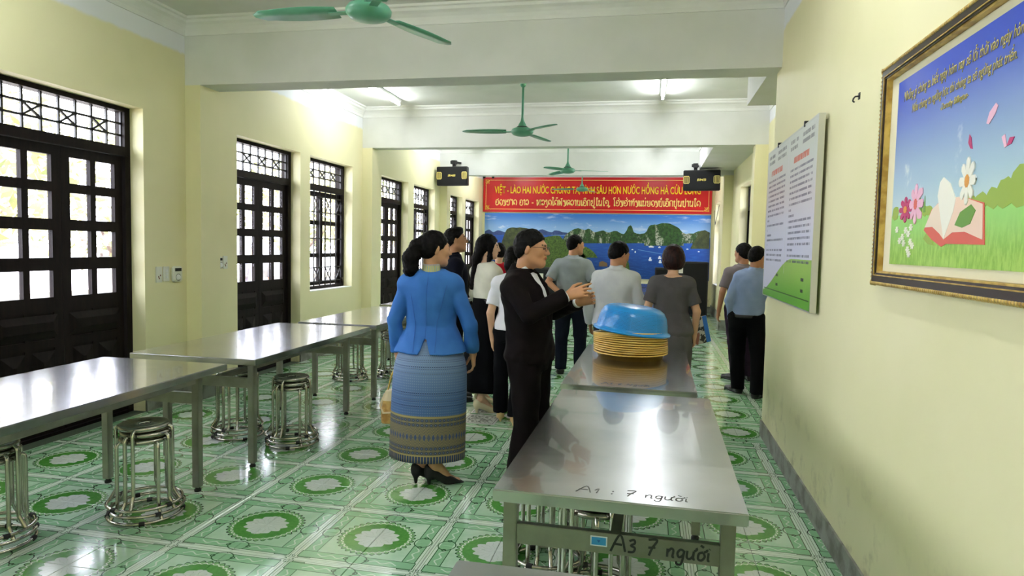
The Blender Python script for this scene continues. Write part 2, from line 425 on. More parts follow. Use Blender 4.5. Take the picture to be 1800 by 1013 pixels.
# ------------------------------------------------------------------ floor: printed tiles, medallion over four tiles
S = .65; T = S / 2; ZONE = 5.68; O1 = (-2.025, 3.264); O2 = (.785, 5.985)
def tile_material():
    m = mat('floor_tile', rough=.16, spec=.5); nt = m.node_tree
    v, x, y, z = coords(m, 'World')
    zo = y.gt(ZONE)
    U = ((x - (zo * (O2[0] - O1[0]) + O1[0])) / S + 100.5).fr() - .5
    V = ((y - (zo * (O2[1] - O1[1]) + O1[1])) / S + 100.5).fr() - .5
    n = noise(m, v, 4.5, 5, .6); nf = noise(m, v, 60, 2)
    c = cmix(nt, n.step(.36, .66), lin(166, 204, 170), lin(192, 218, 194))
    dark = lin(46, 88, 52); band = lin(140, 188, 146); pale = lin(208, 224, 208)
    r = (U * U + V * V).sqrt(); an = V.atan2(U)
    a = .5 - U.abs(); b = .5 - V.abs()
    strip = a.mn(b).lt(.045)
    c = cmix(nt, strip, c, pale)
    def bands(c, a, b, V):
        on = a.between(.05, .15) * b.gt(.035)
        c = cmix(nt, on, c, band)
        q = ((a - .10) * (a - .10) + V * V * .75).sqrt()
        body = on * q.gt(.07) * V.abs().gt(.035)
        sq = (a - .10 - (V * 52).sin() * .016).abs().lt(.0065) * V.abs().between(.10, .33)
        c = cmix(nt, sq * .8, c, lin(214, 228, 212))
        c = cmix(nt, q.line(.07, .0045), c, dark)
        ed = (a.line(.05, .0035) + a.line(.15, .0035)).mn(1) * b.gt(.035) * V.abs().gt(.055)
        c = cmix(nt, ed, c, dark)
        end = b.line(.038, .004) * a.between(.05, .15)
        c = cmix(nt, end, c, dark)
        hook = (((a - .10) * (a - .10) + (V.abs() - .085) * (V.abs() - .085)).sqrt()).between(.010, .020)
        return cmix(nt, hook, c, dark)
    c = bands(c, a, b, V); c = bands(c, b, a, U)
    c = cmix(nt, (a.mn(b)).line(.022, .0025), c, lin(120, 150, 118))
    cr = (a * a + b * b).sqrt(); an2 = b.atan2(a)
    fleur = cr.between(.018, .062 ) * ((an2 * 8).sin() * .02 + cr).line(.045, .006)
    c = cmix(nt, fleur, c, dark)
    lace = r.between(.262, .335)
    sc = ((an * 17).cos().abs() * .03 + .285)
    c = cmix(nt, lace * r.lt(sc), c, lin(120, 172, 112))
    c = cmix(nt, (r - sc).abs().lt(.006), c, dark)
    c = cmix(nt, ((an * 17).sin().abs() * .02 + .262 - r).abs().lt(.006), c, lin(222, 232, 216))
    green = cmix(nt, (n * .6 + nf * .4).step(.35, .7), lin(62, 132, 50), lin(92, 156, 70))
    c = cmix(nt, r.lt(.262), c, green)
    lob = (an * 2).cos().abs() * .02 + (an * 6).cos().abs() * .022 + (an * 14).cos() * .006 + .145
    c = cmix(nt, r.lt(lob), c, lin(202, 212, 204))
    vein = ((r * 80).sin() * .4 + (an * 8).sin()).abs().lt(.13) * r.between(.03, .15)
    c = cmix(nt, vein * .55, c, lin(140, 165, 138))
    dirt = noise(m, v, 2.2, 6, .7).step(.55, .8)
    c = cmix(nt, dirt * .22, c, lin(120, 130, 105))
    setcol(m, c); setrough(m, noise(m, v, 3, 4) * .16 + .05)
    bump(m, noise(m, v, 7, 2), .05, .004)
    return m
M_TILE = tile_material()
M_GROUT = mat('tile_grout', lin(70, 84, 66), .8)
floor = struct(MB().box(XL - .24, XR2 + .25, YB - .2, YF + .2, -.12, -.0035).build('floor', M_GROUT))
TM = {}
def tile_mesh(w, h):
    k = (round(w, 3), round(h, 3))
    if k not in TM:
        e = .0022
        V = [(0, 0, -.012), (k[0], 0, -.012), (k[0], k[1], -.012), (0, k[1], -.012), (0, 0, -e), (k[0], 0, -e), (k[0], k[1], -e), (0, k[1], -e),
             (e, e, 0), (k[0] - e, e, 0), (k[0] - e, k[1] - e, 0), (e, k[1] - e, 0)]
        TM[k] = MB().add(V, [(0, 1, 5, 4), (1, 2, 6, 5), (2, 3, 7, 6), (3, 0, 4, 7), (4, 5, 9, 8), (5, 6, 10, 9), (6, 7, 11, 10), (7, 4, 8, 11), (8, 9, 10, 11)]).mesh('tile')
        TM[k].materials.append(M_TILE)
    return TM[k]
tiles = []
def zone_tiles(ox, oy, x0, x1, y0, y1):
    i0, i1 = math.floor((x0 - ox) / T), math.ceil((x1 - ox) / T); j0, j1 = math.floor((y0 - oy) / T), math.ceil((y1 - oy) / T)
    for i in range(i0, i1):
        for j in range(j0, j1):
            a, b, c, d = max(ox + i * T, x0), min(ox + i * T + T, x1), max(oy + j * T, y0), min(oy + j * T + T, y1)
            if b - a > .02 and d - c > .02: tiles.append((a + .0011, c + .0011, b - a - .0022, d - c - .0022))
zone_tiles(*O1, XL, XR1, YB, ZONE); zone_tiles(*O2, XL, XR2, ZONE, YF)
def area(t):
    q = [proj((t[0] + i * t[2], t[1] + j * t[3], 0)) for i, j in ((0, 0), (1, 0), (1, 1), (0, 1))]
    if any(p is None for p in q): return 0
    inn = sum(0 < p[0] < 1800 and 0 < p[1] < 1013 for p in q)
    if not inn: return 0
    return abs(sum(q[k][0] * q[(k + 1) % 4][1] - q[(k + 1) % 4][0] * q[k][1] for k in range(4))) / 2 * inn / 4
tiles.sort(key=area, reverse=True)
for t in tiles[:300]: link('tile', tile_mesh(t[2], t[3]), None, floor, (t[0], t[1], 0))
mb = MB()
for t in tiles[300:]:
    me = tile_mesh(t[2], t[3])
    mb.add([(v.co.x + t[0], v.co.y + t[1], v.co.z) for v in me.vertices], [tuple(p.vertices) for p in me.polygons])
o = mb.build('tile_field', M_TILE, floor, fix=False); o['kind'] = 'stuff'

# ------------------------------------------------------------------ fluorescent tubes
M_TUBE = mat('tube_glow', (1, 1, 1, 1), .4)
B(M_TUBE).inputs['Emission Color'].default_value = (.93, .97, 1.0, 1); B(M_TUBE).inputs['Emission Strength'].default_value = TUBE_STRENGTH
M_FIT = mat('white_lamp_body', lin(232, 232, 230), .4)
M_CAP = mat('tube_cap', lin(190, 190, 186), .35, .6)
def tube_light(x, y0, label):
    o = empty('tube_light', (x, y0, ZC), 0, label, 'ceiling light', 'fluorescent tubes on the ceiling')
    MB().box(-.028, .028, 0, 1.24, -.045, 0).build('lamp_body', M_FIT, o, bevel=.006)
    for yy in (.015, 1.225): MB().box(-.014, .014, yy - .012, yy + .012, -.09, -.045).build('lamp_holder', M_CAP, o)
    MB().tube([(0, .03, -.075), (0, 1.21, -.075)], .014, 10).build('tube', M_TUBE, o)
for bay, y in (('behind', -2.2), ('near', 2.3), ('second', 8.02), ('third', 12.05), ('last', 15.2)):  # the pair behind the camera is unseen, added for its light
    for side, x in (('left', -3.61), ('right', .10)):
        wh = {'behind': 'unseen back end of the hall, added for light', 'near': 'nearest ceiling bay above the steel tables', 'second': 'ceiling bay behind the first beam', 'third': 'ceiling bay before the hanging loudspeakers', 'last': 'last ceiling bay before the banner'}[bay]
        tube_light(x, y, 'white fluorescent tube, %s one in the %s' % (side, wh))
# ------------------------------------------------------------------ steel tables
def steel(name, c1, c2, rough, r2, wav=.0, metal=1.0):
    m = mat(name, c1, rough, metal); v, x, y, z = coords(m, 'Object')
    n = noise(m, v, 3, 5, .6); st = noise(m, v, 5, 4, stretch=(1, 26, 1))
    setcol(m, cmix(m.node_tree, n.step(.3, .7), c1, c2)); setrough(m, (n * .5 + st * .5) * (r2 - rough) + rough)
    if wav: bump(m, noise(m, v, 2.2, 3) * 1.0 + noise(m, v, 9, 2) * .18, wav, .05)
    return m
M_TOP = steel('brushed_steel_top', lin(205, 205, 210), lin(190, 191, 196), .15, .30, .035)
B(M_TOP).inputs['Coat Weight'].default_value = .6; B(M_TOP).inputs['Coat Roughness'].default_value = .03
M_LEG = steel('dull_steel', lin(172, 170, 160), lin(140, 138, 128), .22, .48)
M_CHROME = steel('polished_tube', lin(205, 203, 196), lin(170, 166, 152), .07, .22)
M_SEAT = steel('embossed_seat', lin(170, 166, 158), lin(130, 126, 118), .08, .2)
M_RUB = mat('black_rubber', lin(18, 18, 18), .7)
M_INK = mat('black_marker', lin(30, 30, 32), .5)
M_INK2 = mat('grey_marker', lin(72, 70, 66), .5)
# the seat's fine pressed dots
v_, x_, y_, z_ = coords(M_SEAT, 'Object')
bump(M_SEAT, (x_ * 900).sin() * (y_ * 900).sin(), .12, .002)

def table(label, x0, x1, y0, y1, lx, ly, group, h=.757, rz=0.0, bar='both'):
    """top x0..x1 y0..y1; lx, ly: the two leg lines"""
    cx, cy_ = (x0 + x1) / 2, (y0 + y1) / 2
    o = empty('steel_table', (cx, cy_, 0), rz, label, 'table', group)
    X0, X1, Y0, Y1 = x0 - cx, x1 - cx, y0 - cy_, y1 - cy_; lx = [q - cx for q in lx]; ly = [q - cy_ for q in ly]
    MB().box(X0, X1, Y0, Y1, h - .042, h).build('table_top', M_TOP, o, bevel=.004)
    w = .046
    for a in lx:
        for b in ly:
            g = MB().box(-w / 2, w / 2, -w / 2, w / 2, .028, h - .042).build('leg', M_LEG, o, (a, b, 0), bevel=.003)
            MB().lathe([(0, 0), (.02, 0), (.021, .012), (.014, .018), (.014, .03), (0, .03)], 14).build('foot', M_RUB, g)
    for b in ly:
        MB().box(lx[0] + w / 2, lx[1] - w / 2, b - .014, b + .014, h - .205, h - .135).build('crossbar', M_LEG, o, bevel=.002)
    MB().box((lx[0] + lx[1]) / 2 - .018, (lx[0] + lx[1]) / 2 + .018, ly[0] + .014, ly[1] - .014, h - .185, h - .15).build('stretcher', M_LEG, o)
    for a in lx: MB().box(a - .01, a + .01, ly[0] + w / 2, ly[1] - w / 2, h - .075, h - .042).build('apron_rail', M_LEG, o)
    return o
GL, GR = 'steel tables along the window wall', 'steel tables along the plain wall'
T1 = table('long steel table nearest the first dark door, cut by the left picture edge', -3.60, -2.67, 2.05, 3.87, (-3.34, -2.70), (2.2, 3.60), GL, rz=.02)
T2 = table('long steel table beside the switches, two stool stacks under and before it', -3.60, -2.62, 4.06, 6.03, (-3.33, -2.665), (4.10, 5.60), GL, rz=.012)
T3 = table('steel table under the barred window behind the woman in blue', -3.47, -2.62, 6.16, 8.05, (-3.30, -2.66), (6.20, 7.75), GL)
T4 = table('farthest steel table by the windows, only its near corner showing', -3.50, -2.66, 8.32, 10.0, (-3.40, -2.72), (8.42, 9.8), GL)
A0 = table('steel table corner at the bottom picture edge, nearest the camera', -.46, .36, .10, 1.62, (-.41, .31), (.2, 1.5), GR)
A1 = table('steel table marked A1 with stool stacks underneath', -.478, .338, 2.125, 3.77, (-.428, .285), (2.20, 3.68), GR, rz=-.012)
A2 = table('steel table carrying the yellow trays and blue basket', -.488, .300, 3.91, 5.60, (-.43, .245), (4.0, 5.5), GR, rz=-.008)
for k, (a, b) in enumerate(((9.3, 10.8), (11.0, 12.5), (12.75, 14.25), (14.4, 15.9))):
    table(['bluish reflecting steel table behind the man in white, first of the far row', 'second steel table of the far row towards the mural', 'third steel table of the far row towards the mural', 'last steel table of the far row, closest to the mural'][k], -.45, .36, a, b, (-.4, .31), (a + .08, b - .08), GR)

# ------------------------------------------------------------------ handwriting on the tables
GLY = {  # unit height pen strokes, (width, strokes)
 'A': (.95, [[(0, -.05), (.42, 1), (.85, 0)], [(.08, .42), (.62, .40)]]),
 '1': (.5, [[(.08, .45), (.26, .72), (.26, .0)]]),
 '3': (.6, [[(.05, .68), (.3, .78), (.38, .58), (.18, .42), (.42, .3), (.36, .05), (.05, .02)]]),
 '7': (.65, [[(.02, .9), (.52, .92), (.3, .4), (.18, -.05)], [(.08, .42), (.48, .46)]]),
 '6': (.55, [[(.4, .8), (.15, .55), (.05, .2), (.22, .0), (.4, .15), (.3, .36), (.08, .28)]]),
 ':': (.4, [[(.12, .06), (.16, .16)], [(.12, .46), (.16, .56)]]),
 'n': (.55, [[(.02, .5), (.06, 0)], [(.06, .3), (.22, .52), (.36, .42), (.36, .05), (.46, .03)]]),
 'g': (.55, [[(.4, .45), (.2, .52), (.06, .3), (.18, .06), (.38, .2), (.42, .48), (.36, -.3), (.12, -.36), (.05, -.2)]]),
 'ư': (.62, [[(.04, .5), (.06, .12), (.22, .02), (.38, .2), (.4, .5)], [(.4, .48), (.42, .06), (.52, .04)], [(.42, .5), (.55, .62), (.5, .72)]]),
 'ờ': (.52, [[(.3, .5), (.08, .4), (.08, .08), (.28, .02), (.42, .25), (.3, .5)], [(.34, .5), (.5, .6), (.48, .7)], [(.1, .9), (.3, .78)]]),
 'i': (.26, [[(.08, .5), (.1, .06), (.2, .04)], [(.1, .7), (.12, .74)]]),
 'N': (.8, [[(.02, 0), (.1, .85)], [(.1, .85), (.5, .02), (.6, .9)]]),
 ' ': (.5, [])}
def written(s, h, w, m, par, loc, rot):
    x = 0
    for wd in s.split('|'):
        strokes_obj('handwriting', pen(wd, h), w, m, par, (loc[0] + x, loc[1], loc[2]), rot, .0006); x += sum(GLY[c][0] for c in wd) * h
def pen(s, h, slant=.12):
    x = 0; out = []
    for ch in s:
        w, st = GLY[ch]
        out += [[((x + px + slant * py) * h, py * h) for px, py in L] for L in st]
        x += w
    return out
written('A1 |: |7 |người', .056, .0042, M_INK2, A1, (-.135, -.765, .757), (0, 0, -.01))
written('A3 |7 |người', .056, .0075, M_INK, A1, (-.015, -.7625, .567), (math.pi / 2, 0, 0))
stk = MB().box(-.028, .028, -.001, 0, -.017, .017).build('sticker', mat('white_sticker', lin(225, 232, 236), .4), A1, (-.055, -.7615, .593))
MB().box(-.024, .024, -.0016, 0, -.013, .013).build('sticker_print', mat('blue_sticker', lin(52, 140, 190), .4), stk)
MB().poly([(-.006, .004), (.006, .004), (0, -.005)], -.0022).build('sticker_mark', mat('sticker_mark', lin(30, 90, 150), .4), stk)
written('A1 |6 |Người', .05, .0042, M_INK2, A2, (-.16, -.765, .757), (0, 0, 0))

# ------------------------------------------------------------------ stools
def make_stool():
    o = empty('steel_stool')
    MB().lathe([(.0, .447), (.03, .446), (.036, .4525), (.052, .4525), (.058, .4485), (.108, .456), (.124, .456), (.132, .449), (.134, .440), (.129, .430), (.119, .428), (.0, .430)], 40).build('seat', M_SEAT, o)
    hd = MB().tube([(-.03, -.006, .450), (-.02, .004, .4545), (.02, .004, .4545), (.03, -.006, .450)], .005, 6).build('seat_grip', M_CHROME, o)
    for k in range(4):
        a = math.pi / 4 + k * math.pi / 2; c, s = math.cos(a), math.sin(a)
        pr = [(.120, .438), (.138, .436), (.148, .428), (.151, .412), (.151, .25), (.151, .085), (.154, .070), (.178, .030), (.187, .014)]
        MB().tube([(r * c, r * s, z) for r, z in pr], .0105, 8).build('leg', M_CHROME, o)
    MB().tube([(.19 * math.cos(2 * math.pi * k / 40), .19 * math.sin(2 * math.pi * k / 40), .0115) for k in range(40)], .0095, 8, closed=True).build('base_ring', M_CHROME, o)
    for k in range(4):
        a = .25 + k * math.pi / 2
        MB().tube([(.19 * math.cos(a + d), .19 * math.sin(a + d), .0115) for d in (-.075, 0, .075)], .0135, 8).build('rubber_pad', M_RUB, o)
    return o
proto = make_stool(); first = [True]
def stack(x, y, where, n=3, rz=0.0):
    for k in range(n):
        o = proto if first[0] else copy_tree(proto); first[0] = False
        o.location = (x + .004 * math.sin(k * 2 + x * 9), y + .004 * math.cos(k * 3 + y), k * .036); o.rotation_euler = (0, 0, rz + k * .38)
        pos = {0: 'lowest', n - 1: 'topmost'}.get(k, 'middle')
        tag(o, '%s steel stool of the stack %s' % (pos, where), 'stool', 'stacked round steel stools')
stack(-2.77, 3.24, 'beside the nearest table, before the dark door', rz=.35)
stack(-2.69, 4.69, 'in front of the second window-side table', rz=.1)
stack(-3.21, 4.76, 'half hidden behind the second table\'s near leg', rz=.6)
stack(-3.34, 7.10, 'under the table below the barred window', rz=.2)
stack(-2.93, 7.42, 'just left of the woman in blue', rz=.5)
stack(-3.24, 2.72, 'cut by the bottom left picture edge', rz=.2)
stack(-.45, 3.17, 'under the marked table, next to its left front leg', rz=.3)
stack(-.19, 2.88, 'under the middle of the marked table', rz=.9)

# ------------------------------------------------------------------ trays and basket
M_TRAY = noisy('ochre_plastic', lin(240, 198, 108), lin(228, 182, 88), 6, .22)
def basket_mat():
    m = mat('blue_plastic', lin(34, 146, 226), .25, spec=.5); v, x, y, z = coords(m, 'Object'); nt = m.node_tree
    a = y.atan2(x) * 26; hz = z * 105
    off = (hz.fl() * .5).fr() * 2
    hole = (((a + off * .5).fr() - .5) * ((a + off * .5).fr() - .5) + (hz.fr() - .5) * (hz.fr() - .5)).sqrt().lt(.27) * z.between(.025, .15)
    rib = (y.atan2(x) * (8 / (2 * math.pi)) + .06).fr().lt(.03)
    setcol(m, cmix(nt, hole * (1 - rib), lin(36, 148, 228), lin(16, 98, 176)))
    bump(m, hole * -1, .5, .003)
    return m
M_BLUE = basket_mat()
TRAY = [(0, .004), (.215, .004), (.232, .008), (.25, .045), (.262, .05), (.272, .051), (.276, .047), (.2755, .041), (.270, .039), (.257, .040), (.236, .001), (.215, 0), (0, 0)]
bx, by = -.118, 5.055; tme = MB().lathe(TRAY, 56).mesh('plastic_tray'); tme.materials.append(M_TRAY)
NT = 11
for k in range(NT):
    o = link('plastic_tray', tme, None, None, (bx - .0006 * k, by, .757 + k * .0138 + .004 * (k > 0)), (0, math.radians(.45 * k), .2 * k))
    nm = ['lowest', 'second lowest', 'third lowest', 'fourth from the bottom', 'fifth from the bottom', 'middle one', 'fifth from the top', 'fourth from the top', 'third from the top', 'second from the top', 'topmost'][k]
    tag(o, 'ochre plastic tray, %s of the stack under the blue basket' % nm, 'tray', 'stacked ochre trays')
o = MB().lathe([(.0, .186), (.15, .185), (.19, .176), (.222, .155), (.243, .12), (.256, .07), (.262, .03), (.266, .012), (.280, .010), (.287, .004), (.286, -.006), (.279, -.008), (.276, .0), (.262, .004), (.256, .03), (.25, .07), (.237, .118), (.217, .15), (.186, .17), (.15, .179), (0, .18)], 64).build('basket', M_BLUE, None, (bx + .004, by, .757 + NT * .0138 + .050), (0, math.radians(6.0), 0))
tag(o, 'bright blue perforated plastic basket turned upside down on the tray stack', 'basket')

# ------------------------------------------------------------------ ceiling fans
M_FAN = noisy('fan_green_enamel', lin(112, 178, 150), lin(100, 166, 138), 5, .3)
def blade_mb():
    mb = MB(); n = 10; top = []; bot = []
    for i in range(n + 1):
        t = i / n; r = .19 + t * .52; w = .062 + .02 * math.sin(math.pi * min(t * 1.2, 1)) - (.045 * max(0, t - .9) / .1)
        tw = .16 * (1 - .35 * t); z = -.012 * t
        for s in (-1, 1): top.append((r, s * w, z + s * w * tw + .002)); bot.append((r, s * w, z + s * w * tw - .002))
    V = top + bot; m = len(top); Fc = []
    for i in range(n):
        a = 2 * i
        Fc += [(a, a + 1, a + 3, a + 2), (m + a, m + a + 2, m + a + 3, m + a + 1), (a, a + 2, m + a + 2, m + a), (a + 1, m + a + 1, m + a + 3, a + 3)]
    Fc += [(0, m, m + 1, 1), (m - 2, m - 1, 2 * m - 1, 2 * m - 2)]
    return mb.add(V, Fc, True)
BLADE = blade_mb().mesh('blade'); BLADE.materials.append(M_FAN)
def fan(x, y, z, ang, label):
    o = empty('ceiling_fan', (x, y, z), 0, label, 'fan', 'green ceiling fans')
    MB().lathe([(0, -.052), (.06, -.05), (.11, -.036), (.132, -.012), (.135, .006), (.12, .03), (.085, .045), (.0, .05)], 36).build('motor_housing', M_FAN, o)
    MB().lathe([(.06, .046), (.066, .05), (.066, .058), (.05, .06)], 24).build('motor_ring', M_RUB, o)
    MB().lathe([(.058, .055), (.045, .085), (.02, .13), (.014, .17), (.0135, ZC - z - .17), (0, ZC - z - .16)], 24).build('down_rod', M_FAN, o)
    MB().lathe([(0, ZC - z), (.062, ZC - z), (.06, ZC - z - .02), (.034, ZC - z - .18), (.022, ZC - z - .195), (0, ZC - z - .195)], 24).build('canopy', M_FAN, o)
    for k in range(3):
        a = math.radians(ang + 120 * k)
        b = link('blade', BLADE, None, o, (0, 0, 0), (0, 0, a))
        MB().bar((.09, 0, -.002), (.24, 0, -.008), .05, .006).build('blade_iron', M_FAN, b)
fan(-1.672, 3.775, 2.93, 65, 'large green ceiling fan at the top edge, before the first beam')
fan(-1.535, 7.9, 2.93, -48, 'green ceiling fan hanging between the first and second beams')
fan(-1.475, 11.9, 2.93, 4, 'green ceiling fan hanging just above the red banner')
fan(-1.60, 15.7, 2.93, 70, 'small far green ceiling fan overlapping the banner lettering')

# ------------------------------------------------------------------ hanging loudspeakers
M_BLK = noisy('black_ash_vinyl', lin(22, 21, 22), lin(30, 29, 30), 20, .5, .05, 80)
M_GOLD = mat('gilt_plastic', lin(226, 208, 130), .3, .4)
M_LOGO = mat('gold_lettering', lin(232, 214, 120), .35, .3)
def speaker(x, y, z, rz, tilt, label, top, bxo=0.0):
    o = empty('loudspeaker', (x, y, z), rz, label, 'loudspeaker', 'loudspeakers hung from the third beam')
    o.rotation_euler = (tilt, 0, rz)
    W, Hh, D = .69, .39, .30
    MB().add([(-W / 2, 0, -Hh / 2), (W / 2, 0, -Hh / 2), (W / 2 - .09, D, -Hh / 2), (-W / 2 + .09, D, -Hh / 2), (-W / 2, 0, Hh / 2), (W / 2, 0, Hh / 2), (W / 2 - .09, D, Hh / 2), (-W / 2 + .09, D, Hh / 2)],
             [(0, 3, 2, 1), (4, 5, 6, 7), (0, 1, 5, 4), (1, 2, 6, 5), (2, 3, 7, 6), (3, 0, 4, 7)]).build('cabinet', M_BLK, o, bevel=.012)
    MB().box(-W / 2 + .015, W / 2 - .015, -.012, .002, -Hh / 2 + .02, Hh / 2 - .015).build('grille_cloth', mat('speaker_cloth', lin(16, 16, 19), .9), o, bevel=.004)
    for s in (-1, 1):
        g = MB().tube([(s * W * .405 + .052 * a, -.014, .012 + .068 * b) for a, b in ((-1, -.75), (-.75, -1), (.75, -1), (1, -.75), (1, .75), (.75, 1), (-.75, 1), (-1, .75))], .008, 6, closed=True).build('tweeter_bezel', M_GOLD, o)
        for k in range(-1, 2): MB().box(s * W * .405 + k * .026 - .006, s * W * .405 + k * .026 + .006, -.018, -.006, -.045, .07).build('tweeter_bar', M_GOLD, g)
    text_obj('lettering', 'BMB', M_LOGO, o, (-.085, -.013, -.012), (math.pi / 2, 0, 0), .17, .045, .02, .003, shear=.2)
    MB().box(-.03, .03, .10, .16, Hh / 2, Hh / 2 + .05).box(-.04, .04, .07, .19, Hh / 2 + .05, Hh / 2 + .13).box(-.07, -.04, .09, .13, Hh / 2 + .06, Hh / 2 + .12).box(-.025, .025, .19, top, Hh / 2 + .07, Hh / 2 + .11).build('bracket', M_RUB, o, (bxo, 0, 0))
speaker(-4.02, 13.25, 2.975, math.radians(-7), math.radians(4), 'black loudspeaker with two gilt grilles, hung near the windows', .45)
speaker(.915, 13.2, 2.89, math.radians(-10), math.radians(4), 'black loudspeaker with two gilt grilles, hung over the banner\'s end', .44, -.13)

# ------------------------------------------------------------------ wall fittings by the windows
M_PLATE = mat('white_plastic', lin(228, 228, 216), .4)
M_SOCK = mat('brown_socket', lin(120, 66, 40), .5)
def plate(y0, y1, z0, z1, label, kind):
    o = empty('wall_socket' if kind == 's' else 'wall_switch', (XL, (y0 + y1) / 2, (z0 + z1) / 2), 0, label, 'socket' if kind == 's' else 'switch')
    hy, hz = (y1 - y0) / 2, (z1 - z0) / 2
    MB().box(0, .012, -hy, hy, -hz, hz).build('face_plate', M_PLATE, o, bevel=.003)
    if kind == 's':
        for a, b in ((-.01, -.02), (.012, -.008), (-.004, -.035)): MB().box(.012, .0145, a - .005, a + .005, b - .007, b + .007).build('socket_hole', M_SOCK, o)
    else:
        for b in (-.03, .0, .03): MB().box(.012, .018, -.012, .012, b - .011, b + .011).build('rocker', M_FIT, o, bevel=.002)
plate(5.318, 5.395, 1.165, 1.31, 'white socket plate next to the first door, first of three', 's')
plate(5.410, 5.49, 1.172, 1.31, 'white three-way switch plate between socket and fan dial', 'w')
plate(6.30, 6.375, 1.262, 1.40, 'white socket plate next to the second door', 's')
def dial(y, z, label, w=.135, h=.15):
    o = empty('fan_regulator', (XL, y, z), 0, label, 'fan dial')
    MB().box(0, .03, -w / 2, w / 2, -h / 2, h / 2).build('dial_body', M_PLATE, o, bevel=.012)
    MB().box(.03, .032, -w * .32, w * .32, h * .18, h * .38).build('display_window', M_RUB, o)
    k = MB().lathe([(0, .014), (.02, .014), (.026, .008), (.028, 0)], 20).build('knob', M_FIT, o, (.03, 0, -h * .2), (0, math.pi / 2, 0))
    MB().lathe([(.029, .0), (.033, .003), (.033, 0)], 20).build('knob_ring', M_RUB, k)
dial(5.585, 1.235, 'white fan dial with dark display beside the first switches')
dial(6.23, 1.33, 'narrow white fan dial beside the second door', .08, .13)
o = MB().tube([(0, 0, .012), (-.02, 0, .01), (-.028, 0, 0), (-.03, 0, -.012), (-.022, 0, -.018)], .004, 6).build('wall_hook', M_IRON, None, (XR1, 3.61, 2.33))
MB().box(-.004, 0, -.012, .012, -.004, .028).build('hook_plate', M_IRON, o)
tag(o, 'small dark hook on the plain wall above the notice board', 'hook')

# ------------------------------------------------------------------ black cabinets before the mural
def cabinet(x0, x1, y0, y1, h, label, notes=()):
    cx = (x0 + x1) / 2; w = (x1 - x0) / 2
    o = empty('sound_cabinet', (cx, y0, 0), 0, label, 'cabinet', 'black cabinets before the mural')
    MB().box(-w, w, 0, y1 - y0, .03, h).build('cabinet_body', M_BLK, o, bevel=.012)
    MB().box(-w + .03, w - .03, -.012, 0, .06, h - .04).build('front_panel', mat('black_cloth', lin(13, 13, 14), .9), o, bevel=.004)
    for s in (-1, 1):
        for q in (.05, y1 - y0 - .05): MB().box(s * (w - .05) - .02, s * (w - .05) + .02, q - .02, q + .02, 0, .03).build('foot', M_RUB, o)
    for (nx, nz, nw, nh) in notes: MB().box(nx - cx, nx - cx + nw, -.016, -.012, nz, nz + nh).build('paper_note', mat('paper', lin(226, 224, 214), .7), o)
cabinet(.62, 1.36, 16.2, 16.9, 1.29, 'tall black sound cabinet in the far corner beside the mural end', [(.68, 1.02, .10, .14)])
cabinet(.14, .56, 16.25, 16.85, 1.13, 'lower black cabinet half hidden by the woman in grey')
cabinet(-3.85, -3.05, 16.2, 16.85, 1.12, 'black cabinet beside the window end of the mural', [(-3.75, .83, .12, .24)])
cabinet(-3.0, -2.2, 16.15, 16.8, 1.06, 'black cabinet with a white note, behind the man in the suit', [(-2.66, .72, .13, .2)])
cabinet(-2.15, -1.30, 16.25, 16.85, 1.03, 'black cabinet behind the man in the grey polo shirt')
o = tag(MB().tube([(XR2 - .012, 17.2, 2.55), (XR2 - .012, 17.0, 2.2), (XR2 - .012, 16.6, 2.4), (XR2 - .012, 16.2, 2.62)], .006, 6).build('cable', M_RUB), 'thin dark cable on the far plain wall by the window', 'cable')

def ornament_mat():
    m = mat('grey_ornament_print', rough=.3); nt = m.node_tree; v, x, y, z = coords(m)
    e = x.abs().mx(y.abs()); n = noise(m, v, 42, 2); c = cmix(nt, n.step(.47, .53) * e.lt(.12), lin(206, 210, 204), lin(92, 98, 92)); setcol(m, cmix(nt, e.line(.135, .004), c, lin(110, 116, 110))); return m
for x_, y_, l_ in ((-1.44, 6.13, 'pale floor plate with grey ornament beside the cream shoes'), (-1.44, 5.77, 'pale floor plate with grey ornament, the nearer of two')):
    tag(MB().box(-.155, .155, -.155, .155, 0, .004).build('floor_plate', ornament_mat(), None, (x_, y_, .0005), bevel=.001), l_, 'floor plate')
# ------------------------------------------------------------------ outside the windows
M_YARD = noisy('yard_concrete', lin(190, 180, 178), lin(166, 158, 158), 1.5, .9, kind='World')
M_RAIL = noisy('balustrade_render', lin(226, 220, 210), lin(206, 200, 192), 3, .8)
M_LEAF = noisy('leaf_green', lin(108, 120, 70), lin(176, 164, 116), 1.6, .6, kind='World')
M_BARK = noisy('bark', lin(120, 104, 92), lin(92, 80, 72), 9, .9, .4, 30)
struct(MB().box(-40, XL - .24, -20, 40, -.3, -.06).build('ground', M_YARD))
struct(MB().box(XR2 + .25, 30, -20, 40, -.3, -.06).build('ground', M_YARD))
bal = empty('balustrade', (-6.55, 0, 0), 0, 'pale outdoor balustrade seen through the door panes', 'railing')
MB().box(-.09, .09, -8, 24, .86, .95).build('top_rail', M_RAIL, bal); MB().box(-.08, .08, -8, 24, -.06, .12).build('bottom_rail', M_RAIL, bal)
bm_ = MB().lathe([(.045, .12), (.05, .2), (.065, .32), (.04, .5), (.06, .68), (.045, .8), (.05, .86)], 12).mesh('baluster'); bm_.materials.append(M_RAIL)
for k in range(64): link('baluster', bm_, None, bal, (0, -2 + k * .36, 0))
